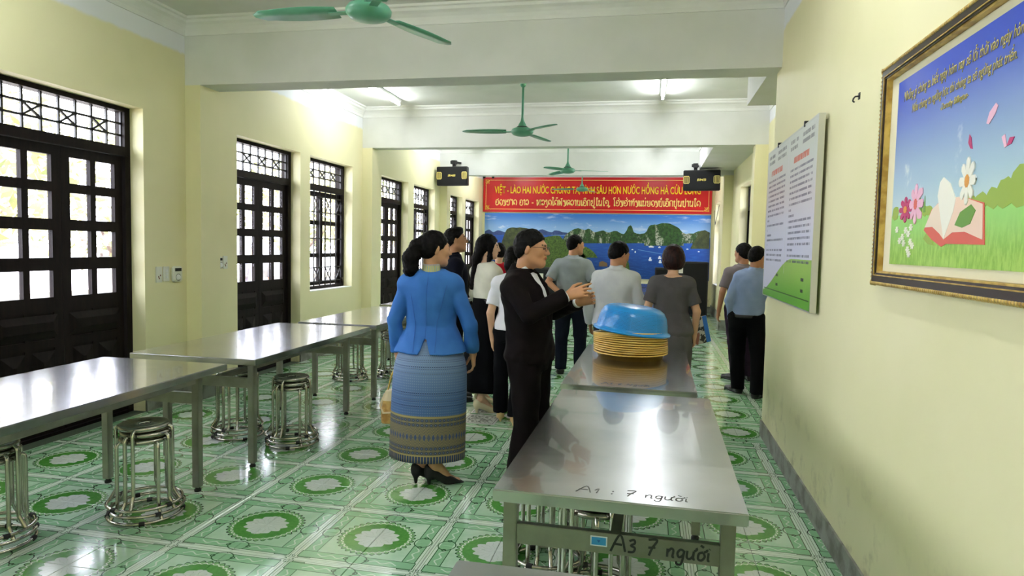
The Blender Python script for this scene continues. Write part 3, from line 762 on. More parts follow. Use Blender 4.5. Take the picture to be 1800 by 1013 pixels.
def tree(x, y, h, r, label):
    o = empty('tree', (x, y, -.06), 0, label, 'tree', 'trees in the yard')
    pts = [(0, 0, 0), (.05, .03, h * .25), (-.06, .1, h * .5), (.08, .0, h * .8)]
    MB().tube(pts, [.13, .1, .075, .03], 10).build('trunk', M_BARK, o)
    for k in range(5):
        a = k * 1.3; MB().tube([(0, .05, h * .45), (.5 * math.cos(a), .5 * math.sin(a), h * .65), (1.0 * math.cos(a), 1.0 * math.sin(a), h * .8)], [.05, .035, .012], 6).build('branch', M_BARK, o)
    rng = np.random.RandomState(int(abs(x * 31 + y * 17))); mb = MB()
    for k in range(1500):
        d = rng.normal(size=3); d /= np.linalg.norm(d); p = d * rng.uniform(.35, 1) ** .5 * np.array([r, r, r * .8]) + np.array([0, 0, h])
        u = rng.normal(size=3); u /= np.linalg.norm(u); w = np.cross(u, rng.normal(size=3)); w /= np.linalg.norm(w); s = rng.uniform(.07, .15)
        mb.add([p - u * s, p + w * s * .4, p + u * s, p - w * s * .4], [(0, 1, 2, 3)])
    q = mb.build('leaves', M_LEAF, o, fix=False); q['kind'] = 'stuff'
for x, y, h, r, l in ((-9.2, 7.0, 2.6, 1.7, 'nearest leafy tree in the yard outside the first door'), (-10.5, 11.5, 2.4, 1.9, 'leafy tree outside the second door'), (-9.5, 17.0, 2.7, 1.8, 'leafy tree outside the barred window'),
                      (-11, 24.0, 2.8, 2.3, 'yellow-green tree outside the third door'), (-12.5, 32, 3.0, 2.6, 'farthest tree in the yard outside the last windows')): tree(x, y, h, r, l)
# ------------------------------------------------------------------ red banner
M_RED = noisy('red_banner_vinyl', lin(206, 16, 28), lin(192, 10, 22), 1.2, .35)
M_YEL = mat('yellow_print', lin(250, 226, 30), .5); M_PYEL = mat('pale_yellow_print', lin(250, 224, 130), .5); M_GLD = mat('gold_print', lin(224, 178, 44), .5)
BX0, BX1, BZ0, BZ1 = -4.40, 1.475, 2.475, 3.385
ban = MB().box(BX0, BX1, 0, .03, BZ0, BZ1).build('banner', M_RED, None, (0, YF - .045, 0), bevel=.004)
tag(ban, 'long red banner with yellow two-line slogan above the sea mural', 'banner')
def rect_line(x0, x1, z0, z1, w, c):
    k = c; pts = [(x0 + k, z0), (x1 - k, z0), (x1 - k * .35, z0 + k * .35), (x1, z0 + k), (x1, z1 - k), (x1 - k * .35, z1 - k * .35), (x1 - k, z1), (x0 + k, z1), (x0 + k * .35, z1 - k * .35), (x0, z1 - k), (x0, z0 + k), (x0 + k * .35, z0 + k * .35)]
    mb = MB(); n = len(pts)
    for i in range(n): mb.bar((pts[i][0], -.001, pts[i][1]), (pts[(i + 1) % n][0], -.001, pts[(i + 1) % n][1]), w, .003, up=(0, 1, 0))
    return mb
rect_line(BX0 + .075, BX1 - .075, BZ0 + .075, BZ1 - .075, .012, .11).build('border_line', M_PYEL, ban)
for sx, cx_ in ((1, BX0 + .06), (-1, BX1 - .06)):
    for sz, cz in ((1, BZ0 + .06), (-1, BZ1 - .06)):
        L = [[(0, 0), (.05, .012), (.10, .045), (.085, .075), (.055, .06)], [(0, 0), (.012, .05), (.045, .10), (.075, .085), (.06, .055)], [(.01, .01), (.04, .04), (.11, .11)], [(.06, .0), (.12, .015), (.15, .0)], [(.0, .06), (.015, .12), (.0, .15)]]
        strokes_obj('corner_ornament', [[(a * sx, b * sz) for a, b in q] for q in L], .013, M_GLD, ban, (cx_, -.001, cz), (math.pi / 2, 0, 0), .002)
text_obj('lettering', 'VIỆT - LÀO HAI NƯỚC CHÚNG TA, TÌNH SÂU HƠN NƯỚC HỒNG HÀ CỬU LONG', M_YEL, ban, (-4.09, -.001, 2.91), (math.pi / 2, 0, 0), 5.29, .345, .015, .003)
# Lao line, drawn with a round-nib stroke alphabet (unit height)
def arc(cx, cy, rx, ry, a0, a1, n=9): return [(cx + rx * math.cos(math.radians(a0 + (a1 - a0) * i / n)), cy + ry * math.sin(math.radians(a0 + (a1 - a0) * i / n))) for i in range(n + 1)]
lp = lambda cx, cy, r=.1, a0=0: arc(cx, cy, r, r, a0, a0 + 360)
LAO = {
 'ສ': (.85, [lp(.2, .5) + [(.3, .62)] , arc(.4, .45, .32, .45, 150, -60), [(.56, .08), (.3, .0), (.12, .2), (.2, .4)], [(.5, .85), (.68, 1.12)]]),
 'ອ': (.8, [arc(.38, .45, .33, .46, 200, -110), lp(.2, .28)]),
 'ງ': (.7, [lp(.14, .78), [(.24, .8), (.34, .5), (.4, .1), (.5, .02), (.55, .3), (.55, .95)], [(.4, .1), (.25, -.1), (.1, -.02)]]),
 'ຊ': (.9, [lp(.16, .62), arc(.34, .6, .26, .3, 170, 0), [(.6, .6), (.55, .1), (.25, .0), (.12, .18)], [(.6, .6), (.7, .9), (.86, 1.05)]]),
 'າ': (.5, [[(.08, .72), (.14, .9), (.28, .92), (.34, .7), (.34, 0)]]),
 'ດ': (.8, [arc(.38, .45, .32, .46, 235, -40), lp(.2, .3, .09), [(.62, .2), (.62, 0)]]),
 'ລ': (.8, [lp(.2, .5), arc(.38, .45, .32, .45, 150, -20), [(.68, .3), (.6, .05), (.3, .0), (.12, .2), (.12, .4)]]),
 'ວ': (.7, [lp(.15, .2, .1), arc(.3, .5, .28, .42, 160, -90), [(.3, .08), (.16, .1)]]),
 'ຫ': (1.05, [lp(.16, .8), [(.16, .7), (.16, 0), (.34, .2), (.5, .65), (.6, .9), (.72, .75), (.72, 0)], lp(.84, .85, .09), [(.72, .3), (.8, .75)]]),
 'ຽ': (.6, [[(.1, .6), (.2, .9), (.38, .8), (.38, .3), (.5, .0), (.3, -.3), (.1, -.2)]]),
 'ໄ': (.45, [lp(.25, .1, .09), [(.18, .15), (.18, 1.0), (.3, 1.3), (.08, 1.36), (.04, 1.2)]]),
 'ໃ': (.5, [lp(.28, .1, .09), [(.2, .15), (.2, 1.0), (.1, 1.2), (.25, 1.36), (.38, 1.2), (.28, 1.1)]]),
 'ຝ': (1.0, [lp(.16, .8), [(.16, .7), (.16, 0), (.42, .55), (.66, 0), (.66, 1.25)], lp(.42, .62, .06)]),
 'ຄ': (.8, [arc(.38, .45, .32, .46, 250, -50), lp(.42, .4, .1), [(.18, .1), (.3, .3)]]),
 'ມ': (.85, [lp(.16, .8), [(.16, .7), (.16, .0), (.36, .16), (.6, .06), (.62, .9)], lp(.24, .08, .07)]),
 'ເ': (.35, [lp(.2, .1, .09), [(.12, .15), (.12, .92)]]),
 'ແ': (.62, [lp(.2, .1, .09), [(.12, .15), (.12, .92)], lp(.48, .1, .09), [(.4, .15), (.4, .92)]]),
 'ກ': (.8, [[(.14, 0), (.14, .55), (.06, .68), (.2, .9), (.5, .92), (.62, .7), (.62, 0)]]),
 'ຢ': (.95, [lp(.2, .8), [(.12, .72), (.28, .5), (.12, .3), (.2, .02), (.55, .02), (.64, .3), (.64, 1.25)]]),
 'ນ': (.85, [lp(.16, .8), [(.16, .7), (.16, .05), (.6, .3)], lp(.56, .1, .09), [(.64, .2), (.64, .92)]]),
 'ຈ': (.75, [lp(.18, .5, .1), arc(.34, .45, .3, .46, 170, -60), [(.48, .06), (.3, .0)], [(.62, .3), (.66, -.3)]]),
 'ໂ': (.45, [lp(.25, .1, .09), [(.18, .15), (.18, 1.0), (.04, 1.15), (.12, 1.34), (.42, 1.32)]]),
 'ຮ': (.85, [lp(.2, .5, .1), arc(.38, .45, .32, .45, 150, -60), [(.54, .08), (.3, .0), (.14, .2)], [(.4, .9), (.6, .98), (.7, 1.15)]]),
 'ທ': (.9, [lp(.16, .8), [(.16, .7), (.16, 0), (.3, .6), (.5, .9), (.64, .75), (.64, 0)]]),
 'ຂ': (.8, [lp(.16, .75), [(.16, .64), (.26, .4), (.14, .1), (.35, .0), (.58, .1), (.58, .92)]]),
 'ບ': (.8, [lp(.16, .8), [(.16, .7), (.16, .1), (.3, .0), (.56, .05), (.6, .92)]]),
 'ປ': (.8, [lp(.16, .8), [(.16, .7), (.16, .1), (.3, .0), (.56, .05), (.6, 1.3)]]),
 '-': (.6, [[(.1, .4), (.45, .4)]]), ',': (.4, [[(.15, .08), (.1, -.2)]]), ' ': (.45, [])}
UP = {'ັ': [arc(-.35, 1.22, .14, .12, 200, 380)], '້': [[(-.45, 1.2), (-.35, 1.3), (-.25, 1.18), (-.12, 1.38)]], 'ິ': [arc(-.38, 1.12, .22, .16, 0, 180) + [(-.6, 1.12), (-.16, 1.12)]], '່': [[(-.3, 1.16), (-.28, 1.42)]], 'ໍ': [lp(-.38, 1.18, .09)],
      'ຸ': [lp(-.34, -.2, .07), [(-.27, -.2), (-.24, -.42)]], 'ູ': [lp(-.4, -.2, .07), [(-.33, -.2), (-.28, -.4), (-.16, -.36), (-.14, -.14)]]}
def lao(s):
    x = 0; out = []
    for ch in s:
        if ch in UP: out += [[(x + a, b) for a, b in L] for L in UP[ch]]; continue
        w_, st = LAO[ch]; out += [[(x + a, b) for a, b in L] for L in st]; x += w_ * .98
    return out, x
words = 'ສອງຊາດ |ລາວ |- |ຫວຽດໄດ້ຝັງຄວາມເລິກຢູ່ໃນໃຈ, |ໂຮ່ງຮ່າທັງແມ່ຂອງບໍ່ເລິກປຸນປານໃດ'.split('|'); tw = lao(''.join(words))[1]; x_ = 0
for wd in words:
    st, w1 = lao(wd); strokes_obj('lettering', [[(a * 5.28 / tw, b * .155) for a, b in L] for L in st], .022, M_PYEL, ban, (-4.07 + x_ * 5.28 / tw, -.001, 2.655), (math.pi / 2, 0, 0), .003); x_ += w1
for px_ in (BX0 + .02, BX0 + .26): MB().box(px_ - .03, px_ + .03, -.02, .02, BZ1 - .03, BZ1 + .03).build('clamp', M_RUB, ban)

# ------------------------------------------------------------------ sea mural
MX0, MX1, MZ0, MZ1 = -4.35, 1.475, .80, 2.445
def mural_mat():
    m = mat('printed_sky_and_sea', rough=.4); nt = m.node_tree; v, x, y, z = coords(m, 'World')
    sky = cmix(nt, z.step(1.95, 2.45), lin(150, 190, 232), lin(52, 120, 206))
    cl = noise(m, v, 1.4, 5, .6, stretch=(1, 1, 5)).step(.56, .75)
    cl2 = noise(m, v, 3.0, 5, .6, stretch=(1, 1, 2.5)).step(.6, .72) * z.between(2.03, 2.22)
    sky = cmix(nt, cl.mx(cl2) * .75, sky, lin(222, 232, 246))
    sea = cmix(nt, z.step(1.0, 1.95), lin(14, 62, 134), lin(30, 84, 176))
    rip = noise(m, v, 5, 4, .6, stretch=(1, 1, 6)); sea = cmix(nt, rip.step(.45, .75) * .5, sea, lin(52, 112, 190))
    wake = ((z - 1.55) + (x + .3) * .16).abs().lt(.008) * x.between(-.3, .6)
    sea = cmix(nt, wake * .6, sea, lin(120, 170, 220))
    setcol(m, cmix(nt, z.gt(1.88), sea, sky)); return m
mur = MB().box(MX0, MX1, 0, .02, MZ0, MZ1).build('sea_mural', mural_mat(), None, (0, YF - .03, 0))
tag(mur, 'wide printed mural of green limestone islands in a blue bay', 'mural')
def isl(name, c1, c2, rock, sc, amt):
    m = mat(name, rough=.45); nt = m.node_tree; v, x, y, z = coords(m, 'World')
    n = noise(m, v, sc, 6, .7); r_ = noise(m, v, 3.2, 6, .65, stretch=(1.6, 1, .6))
    c = cmix(nt, n.step(.3, .7), c1, c2); c = cmix(nt, r_.step(amt, amt + .1) * noise(m, v, 22, 4).step(.35, .6), c, rock)
    setcol(m, c); return m
I_FAR = isl('printed_far_isles', lin(58, 82, 140), lin(40, 60, 112), lin(110, 120, 160), 7, .6)
I_MID = isl('printed_mid_isles', lin(58, 98, 44), lin(14, 40, 20), lin(186, 186, 170), 14, .52)
I_NEAR = isl('printed_near_isle', lin(96, 126, 46), lin(20, 48, 14), lin(150, 150, 110), 22, .72)
I_DARK = isl('printed_dark_isle', lin(78, 88, 44), lin(34, 44, 22), lin(120, 116, 96), 9, .6)
U2X = lambda u: BX0 + .045 + (u - 853) * (MX1 - MX0) / (1250 - 853)
def V2Z(u, v): return 2.445 - (v - (373 + (u - 853) * .018)) * .01497
def iso(name, m, base, pts, lay):
    """outline through picture points (u, v); base: the waterline v"""
    P = smooth2([(U2X(u), V2Z(u, v)) for u, v in pts], 4); rng = np.random.RandomState(len(pts) + int(pts[0][0]))
    P = [(a, b + rng.uniform(-.008, .008)) for a, b in P]
    zb = [V2Z(u_, base) for u_ in np.linspace(pts[0][0], pts[-1][0], len(P))]; n = len(P); f_ = -.0015 * lay
    P = sorted(P); V = [(a, f_, b) for a, b in P] + [(a, f_, min(z_, b)) for (a, b), z_ in zip(P, zb)] + [(a, 0, b) for a, b in P]
    Fc = [(i, n + i, n + i + 1, i + 1) for i in range(n - 1)] + [(i, i + 1, 2 * n + i + 1, 2 * n + i) for i in range(n - 1)]
    me = MB().add(V, Fc).mesh(name)
    return link(name, me, m, mur)
iso('printed_island', I_FAR, 413, [(854, 406), (862, 403), (870, 407), (880, 404), (895, 408), (940, 408), (960, 403), (975, 408), (985, 405), (1010, 410), (1040, 412)], 1)
iso('printed_island', I_MID, 427, [(996, 427), (1000, 415), (1012, 405), (1024, 401), (1036, 404), (1044, 402), (1054, 408), (1066, 405), (1078, 408), (1090, 406), (1102, 411), (1108, 407), (1112, 398), (1117, 397), (1122, 408), (1132, 411), (1142, 408), (1148, 397), (1160, 395), (1172, 393), (1186, 395), (1198, 402), (1206, 410), (1222, 410), (1232, 406), (1249, 410)], 2)
iso('printed_island', I_MID, 431, [(1140, 424), (1146, 404), (1152, 397), (1164, 396), (1176, 394), (1190, 398), (1199, 408), (1206, 420), (1206, 430)], 3)
iso('printed_island', I_DARK, 436, [(1218, 434), (1226, 420), (1232, 408), (1240, 405), (1249, 409)], 3)
iso('printed_island', I_NEAR, 470, [(884, 468), (900, 446), (922, 424), (940, 411), (952, 410), (962, 416), (975, 415), (990, 414), (1000, 422), (1012, 430), (1030, 440), (1042, 455), (1050, 468)], 5)
iso('printed_island', I_DARK, 468, [(874, 466), (884, 432), (893, 406), (902, 400), (925, 400), (945, 404), (952, 412), (962, 430), (970, 466)], 4)
iso('printed_island', I_NEAR, 452, [(1020, 452), (1026, 440), (1036, 433), (1046, 437), (1056, 446), (1060, 452)], 5)
iso('printed_island', I_NEAR, 474, [(1026, 474), (1032, 460), (1040, 455), (1048, 464), (1052, 474)], 6)
iso('printed_island', I_NEAR, 472, [(1096, 472), (1103, 460), (1110, 455), (1116, 464), (1116, 472)], 4)
M_BOAT = mat('printed_boat', lin(232, 234, 238), .4); M_BROWN = mat('printed_junk', lin(120, 92, 58), .5)
for u, v, w_, h_ in ((1101, 428, .09, .03), (1152, 433, .14, .05), (1166, 434, .07, .04), (1185, 435, .06, .04), (1120, 438, .05, .03), (1125, 442, .04, .05), (1151, 455, .09, .10), (1167, 452, .09, .08), (1168, 459, .08, .09), (1213, 437, .06, .03), (1232, 441, .05, .03)):
    X_, Z_ = U2X(u), V2Z(u, v)
    MB().poly([(X_ - w_ / 2, Z_ + .01), (X_ - w_ * .38, Z_ - h_ * .3), (X_ + w_ * .4, Z_ - h_ * .3), (X_ + w_ / 2, Z_ + .01), (X_ + w_ * .25, Z_ + .012), (X_ + w_ * .2, Z_ + h_ * .7), (X_ - w_ * .28, Z_ + h_ * .6), (X_ - w_ * .3, Z_ + .012)], .003).build('printed_boat', M_BOAT, mur, (0, -.003, 0))
for u, v in ((1070, 463), (1115, 487)):
    X_, Z_ = U2X(u), V2Z(u, v); MB().poly([(X_ - .11, Z_ - .06), (X_ + .11, Z_ - .06), (X_ + .1, Z_ + .03), (X_ - .02, Z_ + .08), (X_ - .1, Z_ + .05)], .003).build('printed_boat', M_BROWN, mur, (0, -.009, 0))

# ------------------------------------------------------------------ notice board on the plain wall
def notice_mat():
    m = mat('printed_notice', rough=.35); nt = m.node_tree; v, x, y, z = coords(m, 'Object')
    # local: y from 0 (far) to -1.7 (near); z 0 .. 1.15
    u = y * -1
    base = cmix(nt, z.step(.15, 1.15), lin(216, 214, 236), lin(196, 200, 196))
    hill = u.step(-.1, 1.1) * .27 + .035
    g = cmix(nt, z.step(0, .3), lin(98, 168, 48), lin(160, 198, 90))
    base = cmix(nt, z.lt(hill), base, g)
    col = (u / .835).fr() * .835; right = u.gt(.835)
    row = z * 26; rn = row.fl()
    wn = nt.nodes.new('ShaderNodeTexWhiteNoise'); wn.noise_dimensions = '2D'; cb = nt.nodes.new('ShaderNodeCombineXYZ')
    nt.links.new(rn.k, cb.inputs[0]); nt.links.new(right.k, cb.inputs[1]); nt.links.new(cb.outputs[0], wn.inputs['Vector'])
    ln = X(nt, wn.outputs[0]); ends = ln.gt(.72) * ln * .0 + (ln.gt(.72) * (.28 - ln) * .9 + .74)
    wv = noise(m, v, 60, 2, stretch=(1, 1, .15)); tx = row.fr().between(.28, .68) * wv.gt(.44) * col.between(.09, .5) 
    tx = row.fr().between(.28, .68) * wv.gt(.43) * col.gt(.08) * (col - ends).lt(0) * z.between(.27, .93)
    c = cmix(nt, tx * .85, base, lin(70, 66, 104))
    hd = z.between(.945, .985) * wv.gt(.42) * (col.between(.18, .62)); c = cmix(nt, hd, c, lin(196, 84, 60))
    tp = (z.between(1.04, 1.065) + z.between(1.085, 1.11)) * wv.gt(.42) * (col.between(.06, .3) + col.between(.42, .74)).mn(1); c = cmix(nt, tp, c, lin(110, 110, 116))
    c = cmix(nt, z.line(.06, .004) * u.between(.05, 1.62), c, lin(40, 80, 30))
    c = cmix(nt, (u.line(.835, .005)) * z.gt(.2), c, lin(206, 206, 214))
    sg = (z.between(.17, .19) + z.between(.10, .12)) * (col.between(.55, .63)); c = cmix(nt, sg * wv.gt(.4), c, lin(40, 50, 40))
    setcol(m, c); return m
nb = MB().box(-.055, -.025, -1.66, 0, 0, 1.15).build('notice_board', notice_mat(), None, (XR1, 5.84, 1.218), bevel=.004)
tag(nb, 'printed notice board with green foot and two text columns on the plain wall', 'notice board')
nb.rotation_euler = (0, 0, 0)
MB().box(-.056, -.02, -1.666, -1.655, -.004, 1.154).box(-.056, -.02, -.006, .006, -.004, 1.154).box(-.056, -.02, -1.66, 0, 1.146, 1.156).box(-.056, -.02, -1.66, 0, -.006, .002).build('aluminium_edge', mat('aluminium_trim', lin(206, 206, 200), .35, .7), nb)
for yy in (-.42, -1.3): MB().box(-.06, -.0, yy - .012, yy + .012, 1.14, 1.175).build('hanging_clip', M_IRON, nb)
for yy in (-.2, -1.45): MB().box(-.026, 0, yy - .03, yy + .03, .1, 1.05).build('batten', M_WOOD, nb)

# ------------------------------------------------------------------ framed motto picture
FY0, FY1, FZ0, FZ1 = 1.35, 3.155, 1.437, 2.352       # near, far, bottom, top
fr = empty('framed_picture', (XR1, FY1, FZ0), 0, 'large gilt-edged framed picture of an open book in a meadow', 'picture')
W_, H_ = FY1 - FY0, FZ1 - FZ0
M_FRB = mat('dark_frame_lacquer', lin(44, 32, 30), .25); M_FRG = noisy('gilt_beading', lin(222, 190, 104), lin(180, 142, 66), 20, .35, metal=.4)
def loop(ins, x0, x1, wid):
    mb = MB(); a, b = ins, ins + wid
    mb.box(x0, x1, -W_ + a, -a, a, b); mb.box(x0, x1, -W_ + a, -a, H_ - b, H_ - a); mb.box(x0, x1, -W_ + a, -W_ + b, b, H_ - b); mb.box(x0, x1, -b, -a, b, H_ - b); return mb
loop(.012, -.042, -.002, .040).build('frame', M_FRB, fr)
loop(.050, -.036, -.004, .009).build('inner_gilt_edge', M_FRG, fr)
loop(.040, -.046, -.03, .004).build('gilt_line', M_FRG, fr)
mb = MB()                                     # twisted rope moulding round the outside
def rope(p, q):
    p, q = Vector(p), Vector(q); L = (q - p).length; n = int(L / .017); d = (q - p) / n
    for i in range(n):
        c = p + d * (i + .5); mb.tube([c - d * .62 + Vector((.012, 0, 0)), c - d * .2 + Vector((-.006, 0, 0)), c + d * .2 + Vector((-.006, 0, 0)), c + d * .62 + Vector((.012, 0, 0))], [.004, .0085, .0085, .004], 6)
rope((-.034, 0, .008), (-.034, -W_, .008)); rope((-.034, 0, H_ - .008), (-.034, -W_, H_ - .008)); rope((-.034, -.008, 0), (-.034, -.008, H_)); rope((-.034, -W_ + .008, 0), (-.034, -W_ + .008, H_))
q_ = mb.build('rope_moulding', M_FRG, fr, fix=False); q_['kind'] = 'stuff'
MB().box(-.014, -.004, -W_ + .06, -.06, .06, H_ - .06).build('mat_board', mat('cream_mat', lin(236, 228, 196), .5), fr)
def print_mat():
    m = mat('printed_meadow', rough=.3); nt = m.node_tree; v, x, y, z = coords(m, 'Object'); u = y * -1
    sky = cmix(nt, z.step(.30, .78), lin(176, 208, 226), lin(48, 78, 196)); sky = cmix(nt, z.step(.2, .42), lin(206, 226, 226), sky)
    cl = noise(m, v, 4.5, 5, .6).step(.6, .72) * z.between(.30, .62); sky = cmix(nt, cl * .8, sky, lin(240, 246, 248))
    gr = cmix(nt, noise(m, v, 60, 4, .7, stretch=(1, 1, .25)).step(.35, .65), lin(132, 184, 50), lin(172, 212, 92)); gr = cmix(nt, z.step(.12, .28), gr, lin(150, 214, 110))
    setcol(m, cmix(nt, z.lt(.284 + (u * 1.5).sin() * .006), sky, gr)); return m
PX0, PZ0 = .147, .092
pr = MB().box(-.018, -.014, -W_ + PX0, -PX0, PZ0, H_ - PZ0).build('printed_sheet', print_mat(), fr)
LAY = [0]
def ps(name, pts, m, lay=1, remap=True):
    """flat printed shape, (u, w) measured from the picture's far bottom corner"""
    pts = [((a * 1.45 if a < .3 else .19 + .885 * a), b + .035) for a, b in pts] if remap else pts
    lay = lay + LAY[0] * .02; LAY[0] = (LAY[0] + 1) % 45; fa = [(-.018 - .0007 * lay, -a, b) for a, b in pts]; bk = [(-.018, -a, b) for a, b in pts]
    bm = bmesh.new(); f = bm.faces.new([bm.verts.new(p) for p in fa]); bmesh.ops.triangulate(bm, faces=[f])
    r = bmesh.ops.extrude_face_region(bm, geom=bm.faces[:]); bmesh.ops.translate(bm, verts=[e for e in r['geom'] if isinstance(e, bmesh.types.BMVert)], vec=(.0006 * lay, 0, 0))
    bmesh.ops.recalc_face_normals(bm, faces=bm.faces); me = bpy.data.meshes.new(name); bm.to_mesh(me); bm.free()
    return link(name, me, m, pr)
C_ = lambda n, r, g, b: mat('print_' + n, lin(r, g, b), .35)
pk, pk2, red, wht, grn, dgr, mag, yl, cov = C_('pink', 244, 186, 214), C_('page_pink', 250, 216, 196), C_('cover_red', 222, 92, 78), C_('white', 250, 246, 234), C_('leaf', 96, 150, 44), C_('shrub', 150, 178, 62), C_('magenta', 196, 24, 110), C_('stamen', 226, 150, 40), C_('page', 248, 226, 206)
def flower(cx, cz, r, m, n=8, core=None, sq=1.0, lay=3):
    for k in range(n):
        a = 2 * math.pi * k / n; d = (math.cos(a), math.sin(a)); p = (-d[1], d[0]); w_ = r * 1.5 / n
        ps('printed_petal', [(cx + sq * (d[0] * t * r + p[0] * s), cz + d[1] * t * r + p[1] * s) for t, s in ((.08, 0), (.45, w_), (.85, w_ * 1.1), (1, w_ * .3), (.92, 0), (1, -w_ * .3), (.85, -w_ * 1.1), (.45, -w_))], m, lay)
    if core: ps('printed_core', [(cx + sq * r * .28 * math.cos(t * math.pi / 5), cz + r * .28 * math.sin(t * math.pi / 5)) for t in range(10)], core, lay + 1)
def blob(cx, cz, rx, rz, m, lay=1, n=14, seed=0):
    rng = np.random.RandomState(seed + int(cx * 999)); ps('printed_shrub', [(cx + rx * math.cos(2 * math.pi * k / n) * rng.uniform(.85, 1.1), cz + rz * math.sin(2 * math.pi * k / n) * rng.uniform(.85, 1.1)) for k in range(n)], m, lay)
for cx, cz, rx, rz in ((.13, .262, .025, .03), (.33, .255, .03, .02), (.37, .255, .04, .018), (.62, .258, .05, .02), (.72, .26, .05, .024), (.80, .262, .05, .026), (.88, .266, .05, .032), (.96, .275, .06, .045), (1.05, .285, .08, .062), (1.2, .285, .1, .07), (1.4, .28, .1, .06), (1.55, .28, .1, .06)): blob(cx, cz, rx, rz, dgr)
ps('printed_cypress', [(.285, .25), (.295, .33), (.305, .25)], grn, 2); ps('printed_cypress', [(.315, .25), (.327, .31), (.338, .25)], grn, 2)
ps('printed_book', [(.335, .185), (.40, .255), (.49, .285), (.66, .285), (.83, .255), (.85, .13), (.55, .135), (.51, .125), (.42, .15)], red, 2)
ps('printed_page', [(.345, .195), (.41, .258), (.50, .285), (.53, .15), (.49, .17), (.42, .195)], cov, 3)
ps('printed_page', [(.53, .15), (.50, .285), (.66, .285), (.82, .252), (.835, .145), (.70, .172), (.60, .172)], pk2, 3)
ps('printed_page', [(.53, .15), (.455, .30), (.47, .345), (.50, .36), (.56, .335), (.615, .28), (.60, .24)], wht, 4)
ps('printed_leaf', [(.62, .195), (.66, .235), (.74, .255), (.775, .235), (.74, .195), (.68, .185)], grn, 5)
ps('printed_leaf', [(.33, .155), (.36, .175), (.42, .15), (.44, .13), (.38, .135)], dgr, 1)
flower(.70, .33, .075, wht, 8, yl, .85, 6); flower(.205, .27, .05, mag, 8, yl, .9, 3); flower(.275, .285, .075, pk, 8, red, .55, 4)
for cx, cz in ((.15, .195), (.215, .19), (.25, .20), (.235, .175), (.195, .165), (.175, .15), (.205, .14), (.25, .145), (.265, .13), (.235, .115), (.245, .098)): flower(cx, cz, .014, wht, 6, None, .9, 3)
for pts, m in (([(.905, .525), (.92, .555), (.955, .575), (.968, .565), (.955, .545), (.92, .52)], pk), ([(.795, .485), (.80, .51), (.812, .50), (.825, .462), (.812, .465)], mag), ([(1.0, .47), (1.018, .475), (1.032, .44), (1.02, .437)], pk), ([(1.03, .44), (1.045, .462), (1.07, .46), (1.055, .443)], mag)): ps('printed_petal', pts, m, 2, False)
M_TXT = mat('print_gold_text', lin(196, 178, 96), .4)
ROT = (math.pi / 2, 0, -math.pi / 2)
text_obj('lettering', 'Những gì chúng ta biết ngày hôm nay sẽ lỗi thời vào ngày hôm sau', M_TXT, fr, (-.0185, -.215, .722), ROT, .93, .062, .006, .001, shear=.2)
text_obj('lettering', 'Nếu chúng ta ngừng học thì chúng ta sẽ ngừng phát triển.', M_TXT, fr, (-.0185, -.305, .663), ROT, .75, .055, .006, .001, shear=.2)
text_obj('lettering', '-Dorothy Billington-', M_TXT, fr, (-.0185, -.565, .622), ROT, .21, .030, .006, .001, shear=.25)
# ------------------------------------------------------------------ people: bodies and clothes as smooth distance-field surfaces
A3 = lambda *p: np.array(p, float)
def rotz(a): c, s = math.cos(a), math.sin(a); return np.array([[c, -s, 0], [s, c, 0], [0, 0, 1.]])
def rotx(a): c, s = math.cos(a), math.sin(a); return np.array([[1, 0, 0], [0, c, -s], [0, s, c]])
def roty(a): c, s = math.cos(a), math.sin(a); return np.array([[c, 0, s], [0, 1, 0], [-s, 0, c]])
def rc(a, b, ra, rb, k=.02, cut=None):
    a, b = np.asarray(a, float), np.asarray(b, float); ba = b - a; L2 = max(ba @ ba, 1e-9)
    def f(P):
        t = np.clip(((P - a) @ ba) / L2, 0, 1); d = np.sqrt(((P - a - t[:, None] * ba) ** 2).sum(1)) - (ra + (rb - ra) * t)
        if cut is not None:
            for n, o in cut: d = np.maximum(d, (P - o) @ n)
        return d
    return dict(f=f, k=k, op='u')
def ell(c, r, R=None, k=.02, op='u'):
    c = np.asarray(c, float); r = np.asarray(r, float)
    def f(P):
        q = P - c
        if R is not None: q = q @ R
        k0 = np.sqrt(((q / r) ** 2).sum(1)); k1 = np.sqrt(((q / r ** 2) ** 2).sum(1)) + 1e-9
        return k0 * (k0 - 1) / k1
    return dict(f=f, k=k, op=op)
